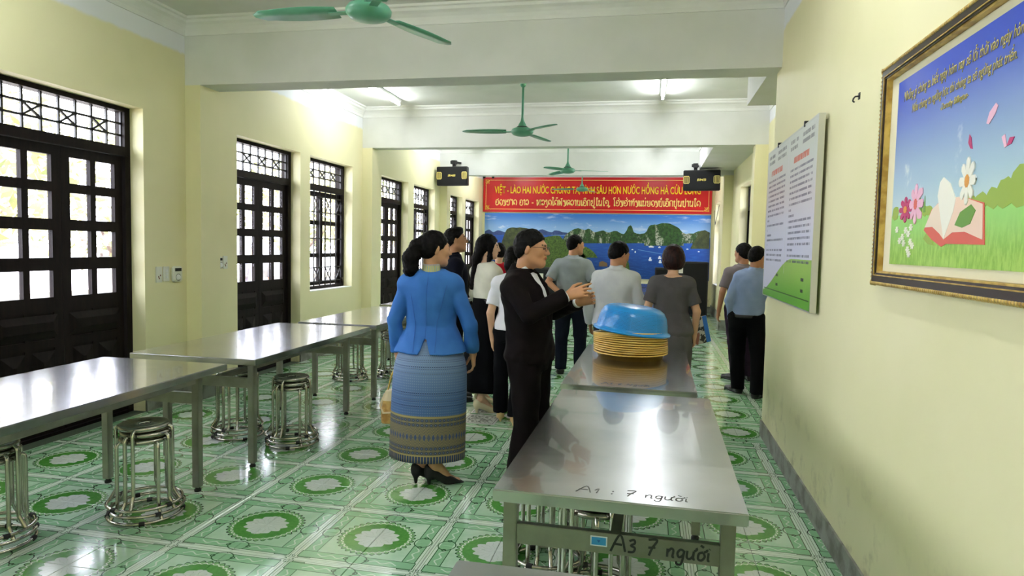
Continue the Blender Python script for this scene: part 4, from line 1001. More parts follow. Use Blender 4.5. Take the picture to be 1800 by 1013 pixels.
def prof(z, rx, ry, cx, cy_, k=.02, n=2.0, round_=.0):
    z = np.asarray(z, float); zz = np.linspace(z[0], z[-1], 160)
    def sm(v):
        v = np.interp(zz, z, np.broadcast_to(np.asarray(v, float), z.shape)); w = np.hanning(15); w /= w.sum(); return np.convolve(np.pad(v, 7, 'edge'), w, 'valid')
    RX, RY, CX, CY = sm(rx), sm(ry), sm(cx), sm(cy_)
    def f(P):
        h = P[:, 2]; a, b = np.interp(h, zz, RX), np.interp(h, zz, RY); x = P[:, 0] - np.interp(h, zz, CX); y = P[:, 1] - np.interp(h, zz, CY)
        if n == 2.0: k0 = np.sqrt((x / a) ** 2 + (y / b) ** 2)
        else: k0 = (np.abs(x / a) ** n + np.abs(y / b) ** n) ** (1 / n)
        k1 = np.sqrt((x / a ** 2) ** 2 + (y / b ** 2) ** 2) + 1e-6; m = np.minimum(a, b)
        d = np.where(k0 < .2, (k0 - 1) * m, k0 * (k0 - 1) / np.maximum(k1, k0 / np.maximum(a, b)))
        e = np.maximum(z[0] - h, h - z[-1])
        if round_: return np.minimum(np.maximum(d, e) + 0, 1) if False else (np.sqrt(np.maximum(d + round_, 0) ** 2 + np.maximum(e + round_, 0) ** 2) + np.minimum(np.maximum(d, e) + round_, 0) - round_)
        return np.maximum(d, e)
    return dict(f=f, k=k, op='u')
def cutp(n, o, k=.006):
    n = np.asarray(n, float); n = n / np.linalg.norm(n); o = np.asarray(o, float)
    return dict(f=lambda P: (P - o) @ n, k=k, op='i')
def sub(p, k=.01): q = dict(p); q['op'] = 's'; q['k'] = k; return q
def tf(p, c, R):
    """a primitive given in a frame with axes R (columns) at c"""
    q = dict(p); g = p['f']; c = np.asarray(c, float); q['f'] = lambda P: g((P - c) @ R); return q
def smin(a, b, k):
    h = np.maximum(k - np.abs(a - b), 0) / k; return np.minimum(a, b) - h * h * k * .25
def comb(d, e, p):
    k = max(p['k'], 1e-4)
    if p['op'] == 'u': return smin(d, e, k)
    if p['op'] == 'i': return -smin(-d, -e, k)
    return -smin(-d, e, k)
def sdf_mesh(name, prims, lo, hi, h, disp=None):
    Bk = 8; lo = np.asarray(lo, float) - 2 * h; n = np.ceil((np.asarray(hi) + 2 * h - lo) / h / Bk).astype(int) * Bk; nb = n // Bk
    gi = np.stack(np.meshgrid(*[np.arange(q) for q in nb], indexing='ij'), -1).reshape(-1, 3)
    C = lo + (gi * Bk + (Bk - 1) / 2) * h; R = Bk * h * .87
    D = np.full(len(C), 9.0); dc = []
    for p in prims:
        e = p['f'](C); dc.append(e); D = comb(D, e, p)
    keep = np.abs(D) < R * 1.35 + 3 * h
    grid = np.where(D < 0, -1.0, 1.0).astype('f4').reshape(nb)
    grid = np.repeat(np.repeat(np.repeat(grid, Bk, 0), Bk, 1), Bk, 2)
    idx = np.nonzero(keep)[0]; loc = np.stack(np.meshgrid(*[np.arange(Bk)] * 3, indexing='ij'), -1).reshape(-1, 3)
    P = (lo + (gi[idx][:, None, :] * Bk + loc[None]) * h); nK = len(idx)
    V = np.full((nK, Bk ** 3), 9.0)
    for p, e in zip(prims, dc):
        if p['op'] == 'u': near = e[idx] < R * 1.25 + p['k'] + 3 * h
        elif p['op'] == 'i': near = e[idx] > -(R * 1.25 + p['k'] + 3 * h)
        else: near = e[idx] < R * 1.25 + p['k'] + 3 * h
        j = np.nonzero(near)[0]
        if len(j): V[j] = comb(V[j].ravel(), p['f'](P[j].reshape(-1, 3)), p).reshape(len(j), -1)
    if disp is not None: V += disp(P.reshape(-1, 3)).reshape(V.shape)
    V = np.clip(V, -1, 1)
    g6 = grid.reshape(nb[0], Bk, nb[1], Bk, nb[2], Bk)
    g6[gi[idx, 0], :, gi[idx, 1], :, gi[idx, 2], :] = V.reshape(nK, Bk, Bk, Bk)
    G = g6.reshape(n)
    # surface nets
    ins = G < 0; cs = ins[:-1, :-1, :-1].astype('i1')
    for a, b, c in ((1, 0, 0), (0, 1, 0), (0, 0, 1), (1, 1, 0), (1, 0, 1), (0, 1, 1), (1, 1, 1)):
        cs = cs + ins[a:n[0] - 1 + a, b:n[1] - 1 + b, c:n[2] - 1 + c]
    act = (cs > 0) & (cs < 8); ci = np.argwhere(act); vid = np.full(act.shape, -1, 'i4'); vid[act] = np.arange(len(ci))
    acc = np.zeros((len(ci), 3)); cnt = np.zeros(len(ci)); corners = [(a, b, c) for a in (0, 1) for b in (0, 1) for c in (0, 1)]
    val = {q: G[ci[:, 0] + q[0], ci[:, 1] + q[1], ci[:, 2] + q[2]].astype(float) for q in corners}
    for q in corners:
        for ax in range(3):
            if q[ax]: continue
            r = list(q); r[ax] = 1; r = tuple(r); a, b = val[q], val[r]; mk = (a < 0) != (b < 0)
            t = np.where(mk, a / np.where(mk, a - b, 1), 0); pt = np.tile(np.array(q, float), (len(ci), 1)); pt[:, ax] += t
            acc[mk] += pt[mk]; cnt[mk] += 1
    verts = lo + (ci + acc / np.maximum(cnt, 1)[:, None]) * h
    quads = []
    for ax in range(3):
        u, w = (ax + 1) % 3, (ax + 2) % 3
        sl0 = [slice(1, -1)] * 3; sl1 = [slice(1, -1)] * 3; sl0[ax] = slice(0, -1); sl1[ax] = slice(1, None)
        s0, s1 = ins[tuple(sl0)], ins[tuple(sl1)]; e = np.argwhere(s0 != s1)
        if not len(e): continue
        fl = s0[e[:, 0], e[:, 1], e[:, 2]]; e = e + 1; e[:, ax] -= 1
        ds = [(0, 0), (-1, 0), (-1, -1), (0, -1)]; Q = []
        for du, dw in ds:
            c = e.copy(); c[:, u] += du; c[:, w] += dw; Q.append(vid[c[:, 0], c[:, 1], c[:, 2]])
        Q = np.stack(Q, 1); Q[~fl] = Q[~fl][:, ::-1]; quads.append(Q)
    Q = np.concatenate(quads); Q = Q[(Q >= 0).all(1)]
    # one relaxation pass
    nv = len(verts); s_ = np.zeros((nv, 3)); c_ = np.zeros(nv)
    for i in range(4):
        a, b = Q[:, i], Q[:, (i + 1) % 4]
        for k in range(3): s_[:, k] += np.bincount(a, verts[b, k], nv) + np.bincount(b, verts[a, k], nv)
        c_ += np.bincount(a, minlength=nv) + np.bincount(b, minlength=nv)
    verts = verts * .55 + s_ / np.maximum(c_, 1)[:, None] * .45
    me = bpy.data.meshes.new(name); me.vertices.add(nv); me.vertices.foreach_set('co', verts.astype('f4').ravel())
    nq = len(Q); me.loops.add(nq * 4); me.loops.foreach_set('vertex_index', Q.astype('i4').ravel()); me.polygons.add(nq)
    me.polygons.foreach_set('loop_start', np.arange(nq, dtype='i4') * 4); me.polygons.foreach_set('use_smooth', np.ones(nq, bool)); me.update(calc_edges=True); me.validate()
    return me, verts
def wrinkle(amp, sc=1.0, seed=0):
    r = np.random.RandomState(seed); K = r.normal(size=(9, 3)) * np.array([30, 30, 26]) * sc; ph = r.uniform(0, 6, 9)
    return lambda P: amp * 1.25 * sum(np.sin(P @ K[i] + ph[i] + 1.5 * np.sin(P @ K[(i + 1) % 9] * .5)) for i in range(9)) / 3

def skin_mat(name, c):
    m = mat(name, c, .5, spec=.35); nt = m.node_tree
    at = nt.nodes.new('ShaderNodeAttribute'); at.attribute_name = 'tint'; v, x, y, z = coords(m)
    n = noise(m, v, 14, 3); c2 = tuple(q * .88 for q in c[:3]) + (1,)
    base = cmix(nt, n.step(.35, .7), c, c2)
    mx = nt.nodes.new('ShaderNodeMix'); mx.data_type = 'RGBA'; mx.blend_type = 'MULTIPLY'; mx.inputs[0].default_value = 1
    nt.links.new(base, mx.inputs[6]); nt.links.new(at.outputs['Color'], mx.inputs[7]); setcol(m, mx.outputs[2])
    B(m).inputs['Subsurface Weight'].default_value = .0
    return m
def cloth(name, c1=None, c2=None, rough=.85, sc=30, b=.12):
    if name in MATS: return MATS[name]
    c2 = c2 or tuple(q * .86 for q in c1[:3]) + (1,)
    return noisy(name, c1, c2, 5, rough, b, sc * 10, spec=.1)
M_HAIR = noisy('black_hair', lin(9, 8, 8), lin(20, 17, 16), 60, .5, .3, 160, stretch=(1, 1, .12), spec=.07)
M_HAIRB = noisy('dark_brown_hair', lin(26, 13, 12), lin(46, 22, 19), 60, .45, .3, 160, stretch=(1, 1, .12), spec=.14)

def head_prims(c, R, s, female=False):
    """c head centre, R axes; face looks along local +y"""
    g = lambda p: tf(p, c, R); L = []; q = s
    L.append(g(ell((0, -.014 * q, .026 * q), (.0755 * q, .094 * q, .086 * q), k=.02)))
    L.append(g(ell((0, .026 * q, -.03 * q), (.060 * q, .066 * q, .082 * q), k=.035)))
    jw = .020 if female else .026
    L.append(g(rc((0, .0, -.068 * q), (0, .066 * q, -.092 * q), .042 * q, jw * q, .03)))
    for sx in (-1, 1):
        L.append(g(rc((sx * .045 * q, .0, -.05 * q), (sx * .022 * q, .066 * q, -.088 * q), .024 * q, .018 * q, .03)))
        L.append(g(ell((sx * .037 * q, .062 * q, -.016 * q), (.026 * q, .024 * q, .026 * q), k=.02)))
        L.append(g(ell((sx * .076 * q, -.012 * q, -.004 * q), (.011 * q, .021 * q, .033 * q), rotz(sx * -.45) @ rotx(-.15), k=.006)))
    L.append(g(rc((-.036 * q, .076 * q, .024 * q), (.036 * q, .076 * q, .024 * q), .014 * q, .014 * q, .02)))
    for sx in (-1, 1): L.append(sub(g(ell((sx * .031 * q, .099 * q, .008 * q), (.018 * q, .014 * q, .011 * q))), .012))
    for sx in (-1, 1): L.append(g(ell((sx * .031 * q, .078 * q, .007 * q), (.0145 * q, .013 * q, .0095 * q), k=.004)))
    L.append(g(rc((0, .086 * q, .018 * q), (0, .109 * q, -.022 * q), .0085 * q, .0125 * q, .014)))
    for sx in (-1, 1): L.append(g(ell((sx * .012 * q, .098 * q, -.027 * q), (.009 * q, .010 * q, .008 * q), k=.008)))
    L.append(g(ell((0, .090 * q, -.052 * q), (.026 * q, .012 * q, .010 * q), k=.012)))
    L.append(g(ell((0, .0915 * q, -.0475 * q), (.021 * q, .0095 * q, .0055 * q), k=.004)))
    L.append(g(ell((0, .0895 * q, -.0575 * q), (.019 * q, .0095 * q, .0065 * q), k=.004)))
    tags = [(g(ell((0, .094 * q, -.0525 * q), (.024 * q, .012 * q, .0105 * q))), (.72, .42, .42), .001)]
    for sx in (-1, 1):
        tags.append((g(ell((sx * .031 * q, .090 * q, .0065 * q), (.0165 * q, .009 * q, .0062 * q))), (.16, .13, .13), .001))
        tags.append((g(rc((sx * .016 * q, .093 * q, .027 * q), (sx * .046 * q, .078 * q, .028 * q), .0052 * q, .0035 * q)), (.12, .11, .11), .003))
    return L, tags
def hand_prims(w, d, nrm, side, s=1.0, curl=(.35, .35, .4, .45), spread=.05, thumb=.5, k=.005):
    """w wrist; d along the fingers; nrm out of the palm; thumb on the side d x nrm * side"""
    d = np.asarray(d, float); d /= np.linalg.norm(d); n = np.asarray(nrm, float); n = n - d * (n @ d); n /= np.linalg.norm(n); t = np.cross(d, n) * side; s = s * 1.0; L = []
    w = np.asarray(w, float)
    for i, o in enumerate((.027, .009, -.009, -.026)):
        L.append(rc(w + t * o * .62 * s + d * .008, w + d * .082 * s + t * o * s, .0145 * s, .0115 * s, .016))
    fl = (.072, .08, .075, .058); tips = []
    for i, o in enumerate((.029, .010, -.010, -.029)):
        a = w + d * .086 * s + t * o * 1.02 * s; ang = 0.0; dr = d + t * spread * (1.5 - i) * .8; dr /= np.linalg.norm(dr); r = .0088 if i < 3 else .0076
        for j, f_ in enumerate((.46, .31, .23)):
            ang += curl[i] * (.75, 1.15, .8)[j]; b = a + (dr * math.cos(ang) + n * math.sin(ang)) * fl[i] * f_ * s
            L.append(rc(a, b, r * s, r * .92 * s, k)); a, r = b, r * .9
    a = w + d * .022 * s + t * .026 * s + n * .006; v1 = d * .62 + t * .62 + n * thumb; v1 /= np.linalg.norm(v1); b = a + v1 * .042 * s
    v2 = d * .85 + t * .25 + n * thumb * 1.1; v2 /= np.linalg.norm(v2); c = b + v2 * .032 * s; v3 = d + n * thumb; v3 = v3 / np.linalg.norm(v3); e = c + v3 * .024 * s
    L += [rc(a, b, .0155 * s, .011 * s, .012), rc(b, c, .0105 * s, .0092 * s, k), rc(c, e, .0092 * s, .0075 * s, k)]
    return L

M_TOR = dict(z=[.80, .88, .96, 1.04, 1.14, 1.24, 1.31, 1.375, 1.43], rx=[.12, .165, .158, .150, .155, .166, .162, .115, .062], ry=[.09, .112, .108, .105, .110, .115, .105, .080, .060], cy=[.0, -.008, .0, .005, .005, .0, -.008, -.014, -.018])
F_TOR = dict(z=[.80, .88, .96, 1.06, 1.14, 1.24, 1.31, 1.375, 1.43], rx=[.13, .172, .158, .130, .134, .144, .140, .100, .052], ry=[.10, .118, .108, .092, .100, .112, .096, .074, .054], cy=[-.01, -.018, -.008, .004, .008, .010, -.004, -.012, -.016])
class Person:
    """joints in metres for a 1.68 m figure facing local +y, scaled by s"""
    def __init__(p, H, female=False, wide=1.0, h=.0065, lean=(0, 0), hip=(0, 0), feet=None, arms=None, head=(0, 0, 0), headoff=(0, 0, 0), heel=0.0, hands=None, skin=(196, 146, 112), knee=None, tw=None):
        s = p.s = H / 1.68; p.H = H; p.fem = female; p.h = h; p.wide = wide; T = p.T = {k: np.array(v, float) for k, v in (F_TOR if female else M_TOR).items()}
        zt = T['z']; t = np.clip((zt - .88) / .55, 0, 1)
        p.cx = hip[0] + lean[0] * t; p.cyo = T['cy'] + hip[1] + lean[1] * t
        p.lean = lean; p.hip = hip
        if tw is not None: T['rx'] = T['rx'] * np.interp(zt, [.8, .96, 1.1, 1.3], tw); T['ry'] = T['ry'] * np.interp(zt, [.8, .96, 1.1, 1.3], [1 + (q - 1) * 1.1 for q in tw])
        p.z = zt * s; p.rx = T['rx'] * s * wide; p.ry = T['ry'] * s * (1 + (wide - 1) * .9); p.CX = p.cx * s; p.CY = p.cyo * s
        shx = (.143 if female else .165) * (1 + (wide - 1) * .5)
        p.sh = {q: A3(q * shx + hip[0] + lean[0], hip[1] + lean[1] - .010, 1.325) * s for q in (-1, 1)}
        p.neck = A3(hip[0] + lean[0], hip[1] + lean[1] - .018, 1.415) * s
        p.hc = (A3(hip[0] + lean[0], hip[1] + lean[1] + .018, 1.565) + A3(*headoff)) * s
        p.hR = rotz(head[0]) @ rotx(head[1]) @ roty(head[2])
        ft = feet or {-1: (-.10, 0, 0), 1: (.10, 0, 0)}        # x, y, toe yaw
        p.ank = {}; p.kn = {}; p.hp = {}; p.toe = {}
        for q in (-1, 1):
            x, y, a = ft[q][:3]; lift = ft[q][3] if len(ft[q]) > 3 else 0
            p.ank[q] = A3(x, y - .03, .085 + heel + lift) * s; p.hp[q] = A3(q * .088 * wide + hip[0], hip[1] - .005, .87) * s
            p.kn[q] = (p.ank[q] + p.hp[q]) / 2 + A3(q * .008, .022, .01) * s
            if knee and q in knee: p.kn[q] = A3(*knee[q]) * s
            p.toe[q] = (A3(x, y, 0) * s, a)
        p.heel = heel * s
        ar = arms or {}
        p.el = {}; p.wr = {}
        for q in (-1, 1):
            e, w = ar.get(q, ((q * .245, -.03, 1.09), (q * .255, .05, .85)))
            p.el[q] = A3(*e) * s + A3(hip[0] * s, hip[1] * s, 0) * 0; p.wr[q] = A3(*w) * s
        p.hands = hands or {}
        p.skin = skin; p.kids = []
    def torso(p, off, z0, z1, k=.03, n=2.0, extra=None, round_=.0):
        zs = [q for q in p.z if z0 < q < z1]; zs = [z0] + zs + [z1]; f = lambda a: np.interp(zs, p.z, a)
        rx, ry = f(p.rx) + off, f(p.ry) + off
        if extra is not None:
            e = np.interp(zs, np.array(extra[0]) * p.s, extra[1]); rx, ry = rx + e, ry + e * .8
        return prof(zs, rx, ry, f(p.CX), f(p.CY), k, n, round_)
    def body(p, name, label, loc, yaw):
        s = p.s; L = [p.torso(0, .80 * s, 1.405 * s, .03)]
        for q in (-1, 1):
            L += [rc(p.hp[q], p.kn[q], .082 * s * p.wide, .054 * s, .03), rc(p.kn[q], p.kn[q] * .55 + p.ank[q] * .45 + A3(0, -.012, 0) * s, .053 * s, .050 * s, .02), rc(p.kn[q] * .55 + p.ank[q] * .45 + A3(0, -.012, 0) * s, p.ank[q], .050 * s, .033 * s, .02)]
            g, a = p.toe[q]; fw = A3(-math.sin(a), math.cos(a), 0); hl = p.ank[q] - fw * .02 * s - A3(0, 0, .04) * s
            L += [rc(p.ank[q], hl, .032 * s, .028 * s, .02), rc(p.ank[q] + fw * .02 * s, g + fw * .10 * s + A3(0, 0, .028) * s, .031 * s, .025 * s, .025), rc(g + fw * .08 * s + A3(0, 0, .026) * s, g + fw * .155 * s + A3(0, 0, .022) * s, .030 * s, .017 * s, .02)]
            L += [ell(p.sh[q] - A3(q * .005, 0, 0), (.050 * s, .052 * s, .050 * s), k=.05), rc(p.sh[q], p.el[q], .047 * s * p.wide, .037 * s, .012), rc(p.el[q], p.wr[q], .038 * s, .0255 * s, .008)]
            fd = p.wr[q] - p.el[q]; hd = p.hands.get(q, {}); d = hd.get('d', fd / np.linalg.norm(fd) + A3(0, .1, -.2)); n = hd.get('n', A3(-q, 0, 0)); sd = hd.get('side', q)
            L += hand_prims(p.wr[q], d, n, sd, s * (.93 if p.fem else 1.0), hd.get('curl', (.32, .38, .42, .45)), hd.get('spread', .05), hd.get('thumb', .45))
        L += [rc(p.neck - A3(0, .0, .05) * s, p.hc + p.hR @ (A3(0, -.03, -.05) * s), (.050 if p.fem else .058) * s, (.046 if p.fem else .053) * s, .03)]
        hp_, tags = head_prims(p.hc, p.hR, s * (.97 if p.fem else 1.0), p.fem); L += hp_
        pts = np.array(list(p.ank.values()) + list(p.el.values()) + list(p.wr.values()) + list(p.sh.values()) + [p.hc, p.hp[1], p.hp[-1]] + [t[0] for t in p.toe.values()])
        lo, hi = pts.min(0) - .22 * s, pts.max(0) + .22 * s; lo[2] = 0; p.lo, p.hi = lo, hi
        me, V = sdf_mesh(name, L, lo, hi, p.h)
        col = np.ones((len(V), 4), 'f4')
        for t_, c, thr in tags: col[t_['f'](V) < thr, :3] = c
        a = me.color_attributes.new('tint', 'FLOAT_COLOR', 'POINT'); a.data.foreach_set('color', col.ravel())
        m = skin_mat('skin_%d_%d_%d' % p.skin, lin(*p.skin))
        p.root = link(name, me, m, None, loc, (0, 0, yaw)); tag(p.root, label, 'person'); return p
    def wear(p, name, prims, m, label=None, disp=None, h=None, lo=None, hi=None):
        me, V = sdf_mesh(name, prims, p.lo - .05 if lo is None else lo, p.hi + .05 if hi is None else hi, h or p.h * 1.15, disp)
        o = link(name, me, m, p.root)
        if label: o['label'] = label
        return o
    # ------- garments
    def sleeve(p, q, off, frac, flare=1.0, puff=0.0):
        """frac 0..1 shoulder to elbow, 1..2 elbow to wrist"""
        s = p.s; L = [ell(p.sh[q] - A3(q * .004, 0, 0), (.050 * s + off + puff, .052 * s + off, .050 * s + off + puff * .8), k=.05)]
        if frac <= 1:
            e = p.sh[q] + (p.el[q] - p.sh[q]) * frac; n = (p.el[q] - p.sh[q]); n = n / np.linalg.norm(n)
            L.append(rc(p.sh[q], e + n * .05, .048 * s * p.wide + off, .045 * s * p.wide + off * flare, .014, [(n, e)]))
        else:
            f_ = frac - 1; e = p.el[q] + (p.wr[q] - p.el[q]) * f_; n = (p.wr[q] - p.el[q]); n = n / np.linalg.norm(n)
            L.append(rc(p.sh[q], p.el[q], .047 * s * p.wide + off * .8, .038 * s + off * .8, .012))
            L.append(rc(p.el[q], e + n * .04, .039 * s + off * .8, .030 * s + off * flare * .9, .008, [(n, e)]))
        return L
    def top(p, name, m, off=.012, hem=.80, neckz=1.425, sleeve=2.0, flare=1.0, collar=0.0, label=None, extra=None, puff=0.0, amp=.0018, seed=1, n=2.15, cuts=()):
        s = p.s; L = [p.torso(off, hem * s, min(neckz, 1.43) * s, .03, n, extra)]
        L += [rc(p.neck - A3(0, 0, .032) * s, p.sh[q] - A3(q * .02, 0, -.004) * s, .046 * s + off * .6, .046 * s + off * .6, .06) for q in (-1, 1)]
        for q in (-1, 1): L += p.sleeve(q, off, sleeve if not isinstance(sleeve, dict) else sleeve[q], flare, puff)
        L.append(cutp((0, -.22, 1), p.neck + A3(0, 0, (neckz - 1.415)) * s, .01))
        if collar: L.append(rc(p.neck + A3(0, -.006, -.05) * s, p.neck + A3(0, .008, collar) * s, (.078 if not p.fem else .068) * s, (.0625 if not p.fem else .054) * s, .012, [((A3(0, -.2, 1)) / 1.02, p.neck + A3(0, 0, collar) * s)]))
        L += list(cuts)
        return p.wear(name, L, m, label, wrinkle(amp, 1 / s, seed))
    def trousers(p, m, waist=.97, off=.014, hem=.06, label=None, flare=.0, seed=3, amp=.0022):
        s = p.s; L = [p.torso(off, .79 * s, waist * s, .03, 2.15)]
        for q in (-1, 1):
            a = p.ank[q] * A3(1, 1, 0) + A3(0, 0, hem * s + p.heel * .6)
            L += [rc(p.hp[q], p.kn[q], .090 * s * p.wide + off, .062 * s + off, .035), rc(p.kn[q], a, .060 * s + off, .052 * s + off + flare, .02, [(A3(0, 0, -1), a)])]
        return p.wear('trousers', L, m, label, wrinkle(amp, 1 / s, seed))
    def belt(p, m, z, off=.02):
        s = p.s; o = p.wear('belt', [p.torso(off, (z - .018) * s, (z + .018) * s, .02, 2.15)], m); return o
    def shoes(p, m, kind='man'):
        s = p.s
        for q in (-1, 1):
            g, a = p.toe[q]; fw = A3(-math.sin(a), math.cos(a), 0); up = A3(0, 0, 1); hl = p.ank[q] * A3(1, 1, 0) - fw * .02 * s + up * (p.ank[q][2] - .045 * s)
            if kind == 'man':
                z0 = p.ank[q][2] - .085 * s
                L = [rc(hl, g + fw * .09 * s + up * .034 * s + up * z0, .040 * s, .040 * s, .02), rc(g + fw * .07 * s + up * (.032 * s + z0), g + fw * .185 * s + up * (.026 * s + z0), .042 * s, .026 * s, .02), rc(p.ank[q] + up * .0, hl, .042 * s, .04 * s, .03), cutp((0, 0, -1), (0, 0, z0 + .001)), cutp((0, 0, 1), p.ank[q] + up * .012)]
                sole = [rc(hl * A3(1, 1, 0) + up * (z0 + .008), g + fw * .08 * s + up * (z0 + .008), .040 * s, .043 * s, .02), rc(g + fw * .08 * s + up * (z0 + .008), g + fw * .19 * s + up * (z0 + .008), .043 * s, .027 * s, .02), cutp((0, 0, -1), (0, 0, z0 + .0005)), cutp((0, 0, 1), (0, 0, z0 + .018))]
            else:
                b = g + fw * .095 * s + up * .024 * s
                L = [rc(hl + fw * .004, b, .034 * s, .036 * s, .02), rc(b, g + fw * .205 * s + up * .014 * s, .036 * s, .011 * s, .02), rc(hl - fw * .008 + up * .02, hl - fw * .008 - up * .01, .034 * s, .032 * s, .02), rc(hl - fw * .016 * s, A3(hl[0], hl[1], .012) - fw * .010 * s, .022 * s, .011 * s, .02),
                     cutp(fw * -.42 * 0 + up + fw * .55, hl + up * .052 * s - fw * .03 * s), cutp((0, 0, -1), (0, 0, .001))]
                sole = None
            lo = np.minimum(p.ank[q], g) - .25 * s; lo[2] = -.01; hi = np.maximum(p.ank[q], g) + .25 * s; hi[2] = p.ank[q][2] + .1
            o = p.wear('shoe', L, m, lo=lo, hi=hi, h=.005 if p.h < .006 else .006)
            if sole:
                me, _ = sdf_mesh('sole', sole, lo, hi, .0055); link('sole', me, M_RUB, o)
    def hair(p, m, kind='short', extra=(), label=None, hl=.062, slope=.86, back=-.095, th=.010):
        s = p.s * (.97 if p.fem else 1.0); c, R = p.hc, p.hR; g = lambda q: tf(q, c, R); L = [g(ell((0, -.017 * s, .030 * s), ((.0755 + th) * s, (.094 + th) * s, (.087 + th * 1.1) * s))), g(ell((0, -.045 * s, -.01 * s), ((.066 + th * .8) * s, (.062 + th * .5) * s, .07 * s), k=.03))]
        L.append(g(cutp((0, slope, -1), (0, .085 * s, hl * s), .012)))
        if kind == 'short': L.append(g(cutp((0, -.5, -1), (0, -.08 * s, back * s), .012)))
        for e in extra: L.append(e)
        lo = p.hc - A3(.22, .22, .6 if kind == 'long' else .3); hi = p.hc + A3(.22, .22, .16)
        return p.wear('hair', L, m, label, wrinkle(.0016, 4.2, 5), lo=lo, hi=hi, h=.005 if p.h < .006 else .006)
    def glasses(p, m, half=False):
        s = p.s; mb = MB(); W = lambda x, y, z: tuple(p.hc + p.hR @ (A3(x, y, z) * s))
        for sx in (-1, 1):
            mb.tube([W(sx * .032 + .0225 * math.cos(t), .104, .005 + .0145 * math.sin(t)) for t in np.linspace(0, 2 * math.pi, 15)[:-1]], .0014 if not half else .001, 6, closed=True)
            mb.tube([W(sx * .054, .102, .012), W(sx * .074, .085, .014), W(sx * .082, -.005, .014), W(sx * .08, -.03, -.005)], .0016, 6)
        mb.tube([W(-.011, .105, .009), W(0, .108, .011), W(.011, .105, .009)], .0014, 6)
        g_ = mb.build('eyeglasses', m, p.root)
        for sx in (-1, 1):
            q = MB(); V = [W(sx * .032 + .0215 * math.cos(t), .104, .005 + .0135 * math.sin(t)) for t in np.linspace(0, 2 * math.pi, 15)[:-1]]
            q.add(V, [tuple(range(14))]); q.build('lens', M_GLASS, g_)
    def buttoned(p): pass
RD = math.radians
def skirt_mesh(name, rows, m, parent, folds=0.0, nf=7, seed=0, n=72, slit=None):
    """rows: (z, rx, ry, cx, cy)"""
    rows = sorted(rows); zs = np.array([r[0] for r in rows]); zz = np.linspace(zs[0], zs[-1], 34); V = []; ar = np.array(rows); rng = np.random.RandomState(seed); ph = rng.uniform(0, 6, 3)
    def sm(v):
        w = np.hanning(9); w /= w.sum(); return np.convolve(np.pad(np.interp(zz, zs, v), 4, 'edge'), w, 'valid')
    RX, RY, CX, CY = [sm(ar[:, i]) for i in (1, 2, 3, 4)]
    for i, z in enumerate(zz):
        amp = folds * (1 - (z - zs[0]) / (zs[-1] - zs[0]))
        for k in range(n):
            a = 2 * math.pi * k / n; f_ = 1 + amp * (math.sin(nf * a + ph[0] + z * 2) * .6 + math.sin((nf * 2 - 3) * a + ph[1]) * .4)
            V.append((CX[i] + RX[i] * f_ * math.cos(a), CY[i] + RY[i] * f_ * math.sin(a), z))
    Fc = [(i * n + k, i * n + (k + 1) % n, (i + 1) * n + (k + 1) % n, (i + 1) * n + k) for i in range(len(zz) - 1) for k in range(n)]
    Vi = [(x * .97, y * .97, z + .004) for x, y, z in V[:n]]
    mb = MB().add(V + Vi, Fc + [(k, (k + 1) % n, len(V) + (k + 1) % n, len(V) + k) for k in range(n)], True); mb.add(Vi, [tuple(range(n))]); mb.add(V[-n:], [tuple(range(n))])
    return mb.build(name, m, parent)

# ---- woman in the blue jacket
def sinh_mat():
    m = mat('woven_silk_skirt', rough=.6, spec=.35); nt = m.node_tree; v, x, y, z = coords(m, 'Object')
    an = (y - .01).atan2(x * .76) * (1 / (2 * math.pi)); U = an * 60
    blue = cmix(nt, z.step(.5, .95), lin(66, 96, 146), lin(110, 132, 164))
    dash = ((U * 2).fr().lt(.55)) * ((z * 24).fr().lt(.16) + ((z * 24 + .25).fr().lt(.1))).mn(1) * (z * 4.6).fr().gt(.45)
    c = cmix(nt, dash * .85, blue, lin(34, 48, 86)); c = cmix(nt, ((U * 2).fr().lt(.5)) * ((z * 60).fr().lt(.4)) * .25, c, lin(150, 168, 190))
    gold = lin(140, 126, 88); dk = lin(44, 58, 96); pale = lin(120, 132, 150)
    d1 = ((U * .5).fr() - .5).abs() * 2 + (((z - .385) / .11) ).abs() * 1.0
    big = (((U * .5).fr() - .5).abs() * 1.6 + ((z - .345) / .075).abs())
    cells = ((big * 4).fr() - .5).abs() * 2
    g = cmix(nt, cells.gt(.5) * big.lt(1.6), gold, lin(92, 88, 86)); g = cmix(nt, big.lt(.32), g, lin(60, 76, 118)); bg2 = (((U * .5 + .5).fr() - .5).abs() * 1.6 + ((z - .345) / .075).abs()); g = cmix(nt, bg2.lt(.32), g, lin(78, 84, 104))
    for zc, w_ in ((.455, .012), (.425, .012), (.275, .012), (.245, .012)):
        dm = ((U).fr() - .5).abs() * 2 + ((z - zc) / w_).abs()
        g = cmix(nt, z.line(zc, w_), g, lin(96, 92, 82)); g = cmix(nt, dm.lt(.85), g, dk); g = cmix(nt, dm.lt(.32), g, pale)
    for zc in (.474, .228): g = cmix(nt, z.line(zc, .0035), g, lin(166, 148, 100))
    fr_ = (U * .5).fr(); comb_ = fr_.lt(.5) * z.lt(.222); g = cmix(nt, z.lt(.222), g, dk); g = cmix(nt, ((U * 1.5).fr().between(.3, .52)) * z.lt(.228) * (z + ((U * .25).fl() * .37).fr() * .02).gt(.185), g, lin(170, 150, 98))
    setcol(m, cmix(nt, z.lt(.482), c, g)); bump(m, noise(m, v, 300, 2), .15, .002); return m
M_JKT = cloth('blue_jacket_cloth', lin(62, 114, 186), lin(54, 103, 174), .65, 20, .05)
